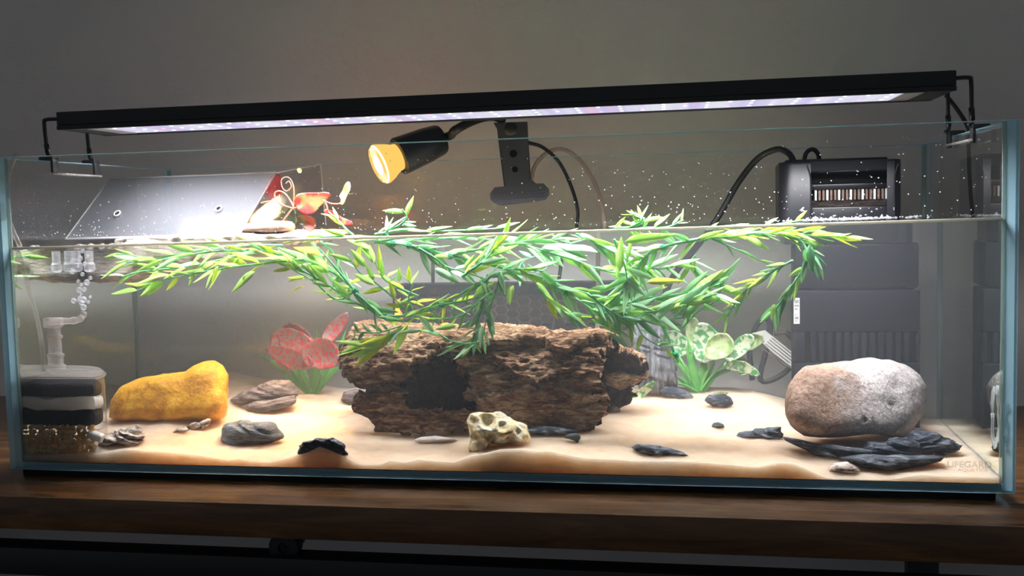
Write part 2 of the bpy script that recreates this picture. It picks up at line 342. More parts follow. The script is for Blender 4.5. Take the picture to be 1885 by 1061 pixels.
lathe('screw', kb+Vector((-0.0005, -0.004, 0)), (0.12, -1, 0), [(0, 0.0012), (0.002, 0.0012), (0.0025, 0.0006)], M['black'], kn, 12)

o = box('foam_mat', (0.006, 0.010, MZ), (W-0.012, D-0.004, -0.0003), M['foam'], None, 0.001)
tag(o, 'thin black foam mat between the glass tank and the wooden stand', 'mat')

# ------------------------------------------------------------------ tank
tank = thing('glass_aquarium', (W/2, D/2, 0), 'long low rimless glass aquarium with blue-green edges on a wooden stand', 'aquarium')
def pane(name, lo, hi, axis):
    bm = bmesh.new(); add_box(bm, lo, hi, 0.0006, 1); bm.normal_update()
    for f in bm.faces:
        f.material_index = 0 if abs(f.normal[axis]) > 0.9 or (axis == 0 and f.normal.y > 0.5) or (axis == 2 and f.normal.y > 0.5) else 1
    return bm_obj(name, bm, [M['pane'], M['edge']], tank)
pane('front_pane', (0, 0, 0), (W, T, H), 1)
pane('back_pane', (0, D-T, 0), (W, D, H), 1)
pane('left_pane', (0, T+0.0002, 0), (T, D-T-0.0002, H), 0)
pane('right_pane', (W-T, T+0.0002, 0), (W, D-T-0.0002, H), 0)
pane('bottom_pane', (T+0.0002, T+0.0002, 0), (W-T-0.0002, D-T-0.0002, TB), 2)
for x in (T+0.001, W-T-0.001):
    tube('silicone_seam', [(x, T+0.001, TB+0.001), (x, T+0.001, H-0.001)], 0.0016, M['seam'], tank, 6, curve=False)
    tube('silicone_seam', [(x, D-T-0.001, TB+0.001), (x, D-T-0.001, H-0.001)], 0.0022, M['seam'], tank, 6, curve=False)
# smears of silicone on the inside of the right-hand pane
def smear(cyy, cz, ry, rz, seed):
    rnd = random.Random(seed); pts = []
    for k in range(22):
        a = 2*PI*k/22; f = 1+0.22*rnd.uniform(-1, 1)
        pts.append((W-T-0.0005, cyy+ry*f*math.cos(a), cz+rz*f*math.sin(a)))
    pts.append(pts[0]); vs, fs = tube_geo(pts, lambda t: 0.0008+0.0006*abs(math.sin(t*17)), 6)
    return mesh('silicone_smear', vs, fs, M['smear'], tank)
smear(0.036, 0.058, 0.014, 0.024, 3)
tube('silicone_smear', [P(1852+2*math.sin(k*1.3), 742+8*k, 0.0088) for k in range(12)], lambda t: 0.0012+0.0005*math.sin(t*20), M['smear'], tank, 6)
# dried droplets on the inside of the glass above the water, one mesh
rnd = random.Random(5); vs = []; fs = []
for k in range(620):
    x = rnd.uniform(0.02, 0.88); z = 0.222 + (0.07 if x > .25 else .05)*rnd.random()**1.7
    r = rnd.uniform(0.00025, 0.0007)*(1.25 if rnd.random() < 0.08 else 1)
    b = len(vs); n = 6
    for k2 in range(n): a = 2*PI*k2/n; vs.append((x+r*math.cos(a), T+0.00005, z+r*math.sin(a)))
    for k2 in range(n): a = 2*PI*k2/n; vs.append((x+0.6*r*math.cos(a), T+0.00005+0.4*r, z+0.6*r*math.sin(a)))
    vs.append((x, T+0.0006*0+0.55*r, z))
    for k2 in range(n):
        q = (k2+1) % n; fs.append((b+k2, b+q, b+n+q, b+n+k2)); fs.append((b+n+k2, b+n+q, b+2*n))
o = mesh('dried_droplet', vs, fs, M['speck'], tank); o['kind'] = 'stuff'; o['label'] = 'white specks of dried droplets on the front glass'
# etched maker's print on the front glass
def text(name, body, loc, size, m, parent, ext=0.0001, rot=(PI/2, 0, 0), bold=1.0):
    c = bpy.data.curves.new(name, 'FONT'); c.body = body; c.size = size; c.extrude = ext; c.align_x = 'CENTER'; c.align_y = 'CENTER'; c.offset = size*0.02*bold
    tmp = bpy.data.objects.new(name, c); COL.objects.link(tmp); me = bpy.data.meshes.new_from_object(tmp.evaluated_get(bpy.context.evaluated_depsgraph_get()))
    bpy.data.objects.remove(tmp); me.materials.clear(); me.materials.append(m)
    o = bpy.data.objects.new(name, me); COL.objects.link(o); o.rotation_euler = rot
    o.location = Vector(loc)-(wloc(parent) if parent else Vector()); o.parent = parent; return o
p = P(1784, 856, 0.0002, True); t1 = text('etched_lettering', 'LIFEGARD', (p.x, -0.0002, p.z), 0.0068, M['etch'], tank, bold=1.6); t1.scale = (1.12, 1, 1)
p = P(1790, 866, 0.0002, True); t2 = text('etched_lettering', 'AQUATICS', (p.x, -0.0002, p.z), 0.0034, M['etch'], tank); t2.scale = (1.35, 1, 1)

# ------------------------------------------------------------------ water
g = 0.0003
X0, X1, Y0, Y1, ZB = T+g, W-T-g, T+g, D-T-g, TB+g
def surf_z(x, y):
    r = 0.00022*noise.noise(Vector((x*60, y*90, 0)))+0.0001*noise.noise(Vector((x*170, y*260, 3)))
    dd = math.hypot((x-0.775)/0.09, (y-0.2)/0.06); r += 0.0020*math.exp(-dd*dd)*noise.noise(Vector((x*190, y*190, 7)))
    dl = math.hypot((x-0.07)/0.08, (y-0.05)/0.1); r += 0.0009*math.exp(-dl*dl)*noise.noise(Vector((x*150, y*150, 9)))
    e = min(y-Y0, Y1-y); r += 0.0012*math.exp(-e/0.0016)
    return zw(x) + r
nx, ny = 220, 90
ys = [Y0+(Y1-Y0)*(0.5-0.5*math.cos(PI*j/ny)) if False else Y0+(Y1-Y0)*(j/ny) for j in range(ny+1)]
ys = [Y0, Y0+.0006, Y0+.0014, Y0+.0026] + ys[2:-2] + [Y1-.0026, Y1-.0014, Y1-.0006, Y1]
ny = len(ys)-1
vs = [(lerp(X0, X1, i/nx), y, surf_z(lerp(X0, X1, i/nx), y)) for y in ys for i in range(nx+1)]
fs = []; mi = []
for j in range(ny):
    for i in range(nx): a = j*(nx+1)+i; fs.append((a, a+1, a+nx+2, a+nx+1)); mi.append(1)
b = len(vs); vs += [(X0, Y0, ZB), (X1, Y0, ZB), (X1, Y1, ZB), (X0, Y1, ZB)]
fs.append(tuple([b, b+1]+[i for i in range(nx, -1, -1)])); mi.append(0)
fs.append(tuple([b+2, b+3]+[ny*(nx+1)+i for i in range(nx+1)])); mi.append(1)
fs.append(tuple([b+3, b]+[j*(nx+1) for j in range(ny+1)])); mi.append(1)
fs.append(tuple([b+1, b+2]+[j*(nx+1)+nx for j in range(ny, -1, -1)])); mi.append(1)
fs.append((b+3, b+2, b+1, b)); mi.append(1)
wat = mesh('tank_water', vs, fs, [M['water'], M['water_side']], None, False)
for pl, k in zip(wat.data.polygons, mi): pl.material_index = k; pl.use_smooth = (len(pl.vertices) == 4 and pl.index < ny*nx)
tag(wat, 'slightly hazy water filling three quarters of the glass tank', 'water', kind='stuff')
m_, nt_, out_ = NT('meniscus_gleam')
b_ = nd(nt_, 'ShaderNodeBsdfPrincipled', Roughness=0.15, IOR=1.33); b_.inputs['Base Color'].default_value = (1.0, 0.86, 0.68, 1); b_.inputs['Transmission Weight'].default_value = 0.1; b_.inputs['Subsurface Weight'].default_value = 0.9; b_.inputs['Subsurface Radius'].default_value = (1, 1, 1); b_.inputs['Subsurface Scale'].default_value = 0.004  # clear water's bright gleam painted in as a cream body colour
nt_.links.new(b_.outputs[0], out_.inputs[0]); M['meniscus'] = m_
tube('water_line', [(x, T+0.0014, zw(x)+0.0009) for x in (T+0.002, 0.3, 0.6, W-T-0.002)], 0.0012, M['meniscus'], wat, 8, curve=False)

# ------------------------------------------------------------------ sand
fp = [(15, 842), (180, 838), (230, 828), (300, 833), (360, 838), (420, 849), (438, 846), (459, 850), (495, 853), (519, 847), (540, 841), (565, 834), (589, 822), (607, 829), (631, 841), (658, 856), (679, 858), (703, 856), (718, 849), (745, 853), (770, 847), (797, 850), (836, 853), (866, 841), (890, 837), (920, 828), (950, 828), (990, 832), (1011, 831), (1041, 838), (1071, 844), (1101, 846), (1131, 847), (1161, 850), (1252, 850), (1300, 853), (1351, 858), (1395, 862), (1436, 851), (1463, 853), (1490, 867), (1517, 880), (1537, 883), (1639, 884), (1666, 879), (1694, 875), (1727, 877), (1775, 879), (1809, 880), (1843, 879)]
FP = [(p.x, p.z) for p in (P(a, b, T+0.0005) for a, b in fp)]
FS = [(p[0], sum(q[1]*math.exp(-((q[0]-p[0])/0.06)**2) for q in FP)/sum(math.exp(-((q[0]-p[0])/0.06)**2) for q in FP)) for p in FP]
bp = [(60, 742), (182, 728), (260, 718), (423, 683), (456, 691), (504, 700), (560, 706), (640, 713), (900, 716), (1220, 712), (1344, 714), (1388, 716), (1446, 736), (1560, 752), (1699, 770)]
BP = [(p.x, p.z) for p in (P(a, b, D-T-0.002) for a, b in bp)]
def sandz(x, y):
    t = (y-T)/(D-2*T); w = math.exp(-max(0, y-T)/0.022)
    f = lerp(interp(FS, x), interp(FP, x), w); z = lerp(f, interp(BP, x), t**0.9)
    z += 0.0022*sm(0, 0.03, y-T)*fbm((x*1.0, y, 0), 22, 3) + 0.0006*fbm((x, y, 2), 90, 2)*sm(0, .01, y-T)
    return max(z, TB+0.0012)
SX0, SX1, SY0, SY1 = T+0.0007, W-T-0.0007, T+0.0007, D-T-0.0007
nx, ny = 420, 130
vs = [(lerp(SX0, SX1, i/nx), lerp(SY0, SY1, (j/ny)**1.3), sandz(lerp(SX0, SX1, i/nx), lerp(SY0, SY1, (j/ny)**1.3))) for j in range(ny+1) for i in range(nx+1)]
fs = [(j*(nx+1)+i, j*(nx+1)+i+1, (j+1)*(nx+1)+i+1, (j+1)*(nx+1)+i) for j in range(ny) for i in range(nx)]
zb = TB+0.0006
def skirt(idx):
    base = len(vs)
    for i in idx: vs.append((vs[i][0], vs[i][1], zb))
    for k in range(len(idx)-1): fs.append((idx[k], base+k, base+k+1, idx[k+1]))
skirt([i for i in range(nx+1)]); skirt([ny*(nx+1)+i for i in range(nx+1)]); skirt([j*(nx+1) for j in range(ny+1)]); skirt([j*(nx+1)+nx for j in range(ny+1)])
sand = mesh('sand_bed', vs, fs, M['sand'], None)
sand.data.set_sharp_from_angle(angle=1.0)
tag(sand, 'rippled pale peach sand covering the bottom of the tank', 'sand', kind='stuff')
def sand_at(px, py):
    """depth at which the view through pixel px,py meets the sand"""
    lo = None
    for k in range(120):
        Y = T+0.001+(D-2*T-0.004)*k/119; p = P(px, py, Y)
        if p.z < sandz(p.x, Y): return Y
    return D-T-0.02

# ------------------------------------------------------------------ rocks
def resample(outline, n, cx, cyy):
    """radius of the outline around its centre for n directions"""
    out = []
    m = len(outline)
    for k in range(n):
        a = 2*PI*k/n; dx, dy = math.cos(a), math.sin(a); best = 0
        for i in range(m):
            (x0, y0), (x1, y1) = outline[i], outline[(i+1) % m]
            x0 -= cx; y0 -= cyy; x1 -= cx; y1 -= cyy
            ex, ey = x1-x0, y1-y0; den = dx*ey-dy*ex
            if abs(den) < 1e-9: continue
            t = (x0*ey-y0*ex)/den; s = (x0*dy-y0*dx)/den
            if t > 0 and -1e-6 <= s <= 1+1e-6: best = max(best, t)
        out.append(best)
    return out
def stone_geo(outline, Yc, half, n=56, k=24, boxy=0.75, amp=0.0025, freq=45, centre=None, dents=(), lean=0.0, cut=1.0, strata=0.0, tilt=0.0, seed=0.0, facet=None):
    cx = centre[0] if centre else sum(p[0] for p in outline)/len(outline)
    cyy = centre[1] if centre else sum(p[1] for p in outline)/len(outline)
    rad = resample(outline, n, cx, cyy); vs = []; fs = []
    C = P(cx, cyy, Yc); hpx = max(p[1] for p in outline)-min(p[1] for p in outline)
    for j in range(k+1):
        th = PI*j/k; s = math.sin(th)**boxy if 0 < j < k else 0.0; yy = -half*math.cos(th)
        for i in range(n if 0 < j < k else 1):
            a = 2*PI*i/n; px = cx+rad[i]*s*math.cos(a); py = cyy+rad[i]*s*math.sin(a)
            Y = Yc+yy - lean*(py-cyy)/max(1, hpx)*2*half + tilt*(px-cx)
            for (hx, hy, hr, hd) in dents:
                d2 = ((px-hx)**2+(py-hy)**2)/hr**2
                if j < k*0.55: Y += hd*math.exp(-d2*d2*0.8)
            v = P(px, py, min(max(Y, T+0.003), D+0.08))
            d = (v-C).normalized()
            f = noise.fractal(v*freq+Vector((seed, seed*2, 0)), 1.0, 2.1, 4)
            if strata: f += 1.5*strata*(1-2.6*abs(noise.noise(Vector((v.x*24+seed, v.y*24, v.z*230+v.x*(60 if seed < 2 else -60))))))
            if facet:
                c_ = noise.voronoi(Vector((v.x*facet[0], v.y*facet[0], v.z*facet[0]+seed)))[0]; f += facet[1]*(c_[1]-c_[0]-0.4)
            vs.append(v+d*(amp*f))
    idx = lambda j, i: 0 if j == 0 else (1+(k-1)*n if j == k else 1+(j-1)*n+i % n)
    for j in range(k):
        for i in range(n):
            q = [idx(j, i), idx(j, i+1), idx(j+1, i+1), idx(j+1, i)]; r = []
            for z in q:
                if z not in r: r.append(z)
            if len(r) > 2: fs.append(tuple(r))
    return vs, fs
def stone(name, label, outline, m, half, foot=None, Yc=None, cat='rock', group=None, sharp=None, **kw):
    if Yc is None:
        foot = foot or max(outline, key=lambda p: p[1])
        Yc = sand_at(*foot)+half*0.55
    kw.setdefault('lean', 0.3)
    if kw.get('strata'): kw['amp'] = kw.get('amp', .0025)*1.35; kw['n'] = max(kw.get('n', 56), 84); kw['k'] = max(kw.get('k', 24), 40)
    vs, fs = stone_geo(outline, Yc, half, **kw)
    zc = min(v.z for v in vs)
    o = mesh(name, vs, fs, m, None)
    ctr = sum(vs, Vector())/len(vs); ctr.z = zc
    for v in o.data.vertices: v.co -= ctr
    o.location = ctr
    if sharp: o.data.set_sharp_from_angle(angle=sharp)
    return tag(o, label, cat, group)

def granite():
    m, nt, out = NT('granite_rock'); b = nd(nt, 'ShaderNodeBsdfPrincipled', Roughness=0.8); b.inputs['Specular IOR Level'].default_value = 0.1
    vec = coords(nt); n1 = noise_fac(nt, vec, 260, 6, 0.7); n2 = noise_fac(nt, vec, 32, 5, 0.6, 0.5)
    grey = ramp(nt, n1, [(0.35, (0.28, 0.25, 0.24)), (0.55, (0.42, 0.385, 0.37)), (0.7, (0.55, 0.52, 0.50))]); rust = ramp(nt, n1, [(0.35, (0.17, 0.10, 0.07)), (0.6, (0.34, 0.235, 0.18))])
    sx = nd(nt, 'ShaderNodeSeparateXYZ'); nt.links.new(vec, sx.inputs[0])
    a = nd(nt, 'ShaderNodeMath', _operation='MULTIPLY_ADD'); a.inputs[1].default_value = -14.0; a.inputs[2].default_value = -0.12; nt.links.new(sx.outputs[0], a.inputs[0])
    c = nd(nt, 'ShaderNodeMath', _operation='ADD'); nt.links.new(a.outputs[0], c.inputs[0]); nt.links.new(n2, c.inputs[1])
    f = ramp(nt, c.outputs[0], [(0.30, (0, 0, 0)), (0.78, (1, 1, 1))])
    mx = nd(nt, 'ShaderNodeMix', _data_type='RGBA'); nt.links.new(f, mx.inputs['Factor']); nt.links.new(grey, mx.inputs['A']); nt.links.new(rust, mx.inputs['B']); nt.links.new(mx.outputs['Result'], b.inputs['Base Color'])
    p = bump(nt, noise_fac(nt, vec, 120, 6, 0.65), 0.7, 0.004); p = bump(nt, n1, 0.5, 0.0015, p); nt.links.new(p, b.inputs['Normal']); nt.links.new(b.outputs[0], out.inputs[0]); return m
stone('yellow_boulder', 'smooth mustard yellow rock with a raised rounded end beside the corner filter',
      [(200, 768), (205, 740), (220, 712), (250, 697), (290, 690), (340, 684), (356, 674), (375, 667), (395, 665), (412, 672), (421, 690), (422, 720), (421, 750), (415, 768), (395, 774), (330, 778), (270, 780), (225, 776)], M['yellow'], 0.030, (310, 770), amp=0.0022, freq=30, boxy=0.45, lean=0.5, n=110, k=60, facet=(30, 1.0))
stone('river_boulder', 'large rounded pink-grey boulder with a rusty side, in front of the black filter',
      [(1443, 735), (1450, 710), (1468, 688), (1480, 673), (1540, 666), (1600, 661), (1640, 662), (1668, 671), (1692, 690), (1704, 710), (1705, 740), (1698, 768), (1682, 790), (1662, 804), (1640, 806), (1600, 801), (1560, 802), (1510, 808), (1480, 804), (1455, 787), (1444, 765)],
      granite(), 0.050, (1560, 800), Yc=0.145, tilt=0.00042, amp=0.0026, freq=26, boxy=0.36, lean=0.5, n=110, k=60, facet=(22, 1.2),
      dents=((1632, 678, 5, .003), (1606, 742, 5, .003), (1476, 712, 7, .003), (1655, 712, 8, .002), (1645, 746, 5, .003), (1590, 775, 5, .003)))
stone('blue_slate', 'flat blue-grey ridged slate lying on sand below the yellow rock',
      [(408, 812), (411, 788), (425, 779), (455, 777), (495, 777), (508, 784), (522, 805), (500, 814), (450, 824), (415, 827)], M['blue_slate'], 0.020, (450, 818), amp=0.0016, freq=70, strata=0.7)
stone('charcoal_slate', 'small charcoal black stone half buried behind the sand ridge at the front glass',
      [(550, 838), (556, 815), (570, 811), (620, 810), (630, 820), (637, 838), (600, 840)], M['dark_slate'], 0.011, (590, 833), amp=0.0016, freq=90, strata=0.7)
stone('brown_slate', 'brown-grey slate, upper one of the two stacked beside the red-leaved plant',
      [(425, 737), (445, 722), (500, 703), (535, 701), (542, 712), (548, 728), (530, 735), (480, 744), (432, 744)], M['brown_slate'], 0.022, (490, 752), amp=0.0018, freq=60, strata=0.6)
stone('brown_slate', 'brown-grey slate, lower one of the two stacked beside the red-leaved plant',
      [(438, 750), (470, 740), (545, 726), (542, 745), (500, 758), (460, 764)], M['brown_slate'], 0.018, (480, 758), amp=0.0018, freq=60, strata=0.6, seed=3)
stone('speckled_stone', 'dark stone dusted with pale sand just beside the corner filter box',
      [(183, 824), (188, 808), (215, 795), (252, 783), (257, 788), (265, 806), (255, 818), (235, 825), (205, 820)], M['speckle'], 0.016, (225, 820), amp=0.002, freq=80, strata=0.8)
for k, (pxs, hh) in enumerate([([(316, 797), (326, 789), (342, 787), (348, 793), (335, 798)], .005), ([(338, 788), (352, 779), (366, 777), (372, 785), (356, 792)], .006), ([(364, 780), (378, 772), (389, 772), (384, 785), (370, 792)], .006)]):
    stone('gravel_chip', ['brown sand-dusted chip, nearest the corner filter of three below the yellow rock', 'brown sand-dusted chip, middle of three below the yellow rock', 'brown sand-dusted chip, nearest the blue slate of three below the yellow rock'][k], pxs, M['speckle'], hh, n=24, k=12, amp=0.0018, freq=120, group='sand-dusted chips below the yellow rock', seed=k)
stone('lilac_stone', 'small lilac-grey stone tucked under the left end of the hollow log',
      [(627, 737), (632, 722), (655, 716), (690, 722), (672, 740), (640, 748)], M['brown_slate'], 0.014, (640, 745), amp=0.001, freq=60)
stone('buried_sliver', 'thin pale grey stone sliver almost buried in sand before the log cave',
      [(755, 813), (772, 805), (800, 803), (825, 806), (847, 808), (838, 813), (800, 816), (770, 818)], M['pale'], 0.010, (790, 815), amp=0.001, freq=90, n=32, k=12)
stone('striped_slate', 'flat dark slate lying behind the holey tan rock below the log',
      [(955, 798), (970, 787), (1000, 785), (1040, 788), (1064, 793), (1050, 799), (990, 802)], M['dark_slate'], 0.014, (1010, 800), amp=0.0012, freq=80, strata=0.9, n=40, k=14)
stone('slate_chip', 'small curved slate chip beside the flat slate under the log',
      [(1033, 806), (1050, 798), (1066, 799), (1070, 806), (1063, 818), (1056, 812), (1045, 808)], M['slate'], 0.008, (1058, 816), amp=0.001, freq=80, n=28, k=12)
stone('sunken_slate', 'jagged dark slate lying flush in bare sand near the front glass middle',
      [(1164, 824), (1175, 819), (1200, 822), (1228, 826), (1255, 832), (1270, 839), (1262, 843), (1230, 837), (1200, 840), (1180, 833)], M['dark_slate'], 0.012, (1210, 838), amp=0.0016, freq=90, strata=0.9, n=44, k=14)
stone('oval_pebble', 'single small grey oval pebble alone on open sand',
      [(1309, 786), (1313, 779), (1322, 777), (1332, 781), (1335, 788), (1322, 790)], M['slate'], 0.006, amp=0.0006, freq=60, n=28, k=12)
stone('pointed_slate', 'pointed dark slate half covered by sand beside the big boulder',
      [(1330, 812), (1365, 797), (1400, 790), (1437, 786), (1436, 800), (1430, 818), (1405, 808), (1380, 806)], M['slate'], 0.016, (1400, 806), amp=0.0016, freq=70, strata=0.7)
stone('black_slate', 'black layered slate piled below the big boulder, nearer the log',
      [(1583, 826), (1600, 815), (1640, 811), (1672, 807), (1690, 818), (1698, 838), (1640, 842), (1595, 840)], M['dark_slate'], 0.018, (1640, 841), amp=0.0018, freq=70, strata=0.9)
stone('black_slate', 'black layered slate with a long pointed end, piled nearest the right-hand pane',
      [(1672, 802), (1682, 796), (1710, 798), (1745, 808), (1771, 821), (1764, 829), (1730, 838), (1700, 838), (1682, 820)], M['dark_slate'], 0.020, (1720, 838), amp=0.0018, freq=70, strata=0.9, seed=4)
stone('broad_slate', 'broad flat grey slate under the pile of black slates at the front',
      [(1545, 842), (1580, 838), (1640, 840), (1700, 838), (1748, 844), (1700, 857), (1645, 869), (1600, 866), (1570, 856)], M['slate'], 0.022, (1640, 866), amp=0.0014, freq=60, strata=0.8)
stone('long_slate', 'long thin curved slate strip from the pointed slate to the black pile',
      [(1436, 806), (1442, 803), (1500, 816), (1560, 824), (1605, 828), (1600, 842), (1560, 846), (1510, 840), (1470, 824)], M['slate'], 0.012, (1530, 842), amp=0.0014, freq=60, strata=0.8, centre=(1525, 830), n=64)
stone('sandy_slate', 'dark chip topped with pale sand close to the front glass',
      [(1518, 868), (1535, 854), (1560, 850), (1580, 862), (1584, 872), (1560, 874)], M['speckle'], 0.010, (1550, 872), amp=0.0014, freq=80, n=36, k=14)
stone('plant_stone', 'dark grey stone at the foot of the white-veined plant, beside the log',
      [(1213, 720), (1220, 711), (1240, 710), (1268, 722), (1284, 740), (1255, 738), (1225, 732)], M['slate'], 0.012, (1240, 732), amp=0.0014, freq=70, n=40, k=16)
stone('plant_stone', 'dark angular stone at the foot of the white-veined plant, beside the boulder',
      [(1296, 737), (1305, 727), (1330, 725), (1346, 732), (1352, 744), (1338, 753), (1312, 748)], M['dark_slate'], 0.012, (1330, 751), amp=0.0014, freq=70, n=40, k=16, seed=5)
stone('upright_slate', 'tall grey stone with white streaks standing behind the log and the green plant',
      [(1160, 640), (1168, 596), (1178, 575), (1195, 570), (1215, 578), (1228, 620), (1240, 665), (1248, 712), (1215, 722), (1180, 720), (1168, 690)], M['streak'], 0.016, Yc=0.272, amp=0.002, freq=60, strata=0.5)
stone('pale_stone', 'pale shell-like stone in the open broken end of the log',
      [(1104, 735), (1112, 720), (1130, 712), (1150, 711), (1158, 716), (1150, 728), (1140, 742), (1118, 752), (1106, 748)], M['pale'], 0.012, (1118, 752), amp=0.0012, freq=60, strata=0.6, n=44, k=16)
stone('mossy_pebble', 'small olive pebble between the pale stone and the log end',
      [(1116, 754), (1125, 744), (1140, 746), (1143, 758), (1128, 762)], M['ledge'], 0.007, (1128, 760), amp=0.001, freq=60, n=28, k=12)
stone('holey_rock', 'knobbly cream-tan rock full of holes at the front below the log cave',
      [(862, 780), (867, 763), (880, 757), (900, 758), (920, 762), (945, 775), (968, 783), (977, 803), (972, 816), (945, 816), (905, 815), (893, 828), (872, 837), (863, 826), (866, 800)],
      M['lava'], 0.019, (905, 826), amp=0.003, freq=75, n=110, k=60, boxy=0.6,
      dents=((898, 775, 12, .016), (885, 820, 8, .010), (905, 806, 9, .010), (875, 806, 7, .007), (940, 808, 8, .008), (925, 786, 9, .004), (952, 795, 6, .006), (872, 775, 6, .005), (918, 768, 5, .004)))

# ------------------------------------------------------------------ hollow log
def inpoly(x, y, poly):
    r = False; j = len(poly)-1
    for i in range(len(poly)):
        (xi, yi), (xj, yj) = poly[i], poly[j]
        if (yi > y) != (yj > y) and x < (xj-xi)*(y-yi)/(yj-yi)+xi: r = not r
        j = i
    return r
def bark_mat():
    m, nt, out = NT('log_bark'); b = nd(nt, 'ShaderNodeBsdfPrincipled', Roughness=0.75); b.inputs['Specular IOR Level'].default_value = 0.1
    vec = coords(nt, (1, 2.2, 4.2)); n1 = noise_fac(nt, vec, 62, 9, 0.72, 0.9)
    vec2 = coords(nt, (1, 1, 1)); n2 = noise_fac(nt, vec2, 26, 3, 0.5)
    mixn = nd(nt, 'ShaderNodeMath', _operation='MULTIPLY_ADD'); mixn.inputs[1].default_value = 0.28; nt.links.new(n2, mixn.inputs[0])
    sc = nd(nt, 'ShaderNodeMath', _operation='MULTIPLY'); sc.inputs[1].default_value = 0.8; nt.links.new(n1, sc.inputs[0]); nt.links.new(sc.outputs[0], mixn.inputs[2])
    col = ramp(nt, mixn.outputs[0], [(0.40, (0.03, 0.013, 0.007)), (0.485, (0.14, 0.066, 0.034)), (0.555, (0.33, 0.185, 0.10)), (0.64, (0.72, 0.51, 0.33))])
    nt.links.new(col, b.inputs['Base Color'])
    p = bump(nt, n1, 1.0, 0.009); p = bump(nt, noise_fac(nt, vec, 240, 4, 0.6), 0.5, 0.0012, p); nt.links.new(p, b.inputs['Normal'])
    nt.links.new(b.outputs[0], out.inputs[0]); return m
M['bark'] = bark_mat()
M['inside'] = solid('log_inside', (0.022, 0.014, 0.012), 0.9, bumps=((80, 0.3, 0.003),), spec=0.05)  # near-black inner skin: part of the cave's shade is put into its colour
LTOP = [(620, 600), (650, 596), (700, 595), (740, 600), (765, 602), (830, 610), (900, 613), (1000, 619), (1060, 624), (1135, 631), (1200, 650)]
LBOT = [(620, 770), (690, 778), (760, 780), (850, 772), (900, 778), (970, 782), (1035, 784), (1075, 786), (1118, 764), (1200, 730)]
LLEFT = [(590, 662), (600, 652), (620, 640), (640, 630), (655, 626), (680, 630), (700, 645), (712, 672), (722, 674), (735, 655), (748, 645), (758, 650), (764, 676), (780, 690)]
LRIGHT = [(600, 1120), (628, 1136), (640, 1122), (655, 1102), (672, 1110), (690, 1100), (705, 1110), (735, 1118), (758, 1116), (775, 1090), (790, 1060)]
BRIGHT = [(600, 1120), (630, 1140), (645, 1178), (660, 1192), (672, 1180), (688, 1196), (705, 1180), (720, 1150), (740, 1170), (760, 1140), (790, 1110)]
HOLE = [(809, 650), (818, 652), (827, 651), (834, 660), (839, 670), (852, 680), (863, 688), (868, 694), (860, 703), (866, 712), (869, 718), (860, 722), (854, 726), (868, 735), (884, 748), (870, 758), (852, 752), (827, 756), (790, 754), (760, 751), (747, 747), (742, 733), (741, 720), (735, 706), (748, 700), (758, 693), (761, 688), (755, 677), (765, 670), (778, 667), (790, 661), (800, 656)]
CRACK = [(640, 716), (668, 712), (690, 706), (715, 701), (738, 702), (738, 709), (712, 709), (690, 713), (672, 720)]
LEDGE = [(620, 640), (760, 640), (835, 650), (850, 653), (900, 650), (940, 642), (990, 638), (1003, 642), (1015, 657), (1040, 660), (1060, 655), (1085, 643), (1140, 634)]
LEDGE2 = [(620, 690), (700, 680), (860, 668), (905, 662), (925, 672), (960, 700), (1000, 705), (1040, 690), (1060, 672), (1120, 660)]
log = thing('hollow_log', P(880, 775, 0.14), 'hollow brown resin log cave with a dark arched opening, lying on the sand', 'log')
LYB, LYF = 0.145, 0.052       # centre depth and half thickness
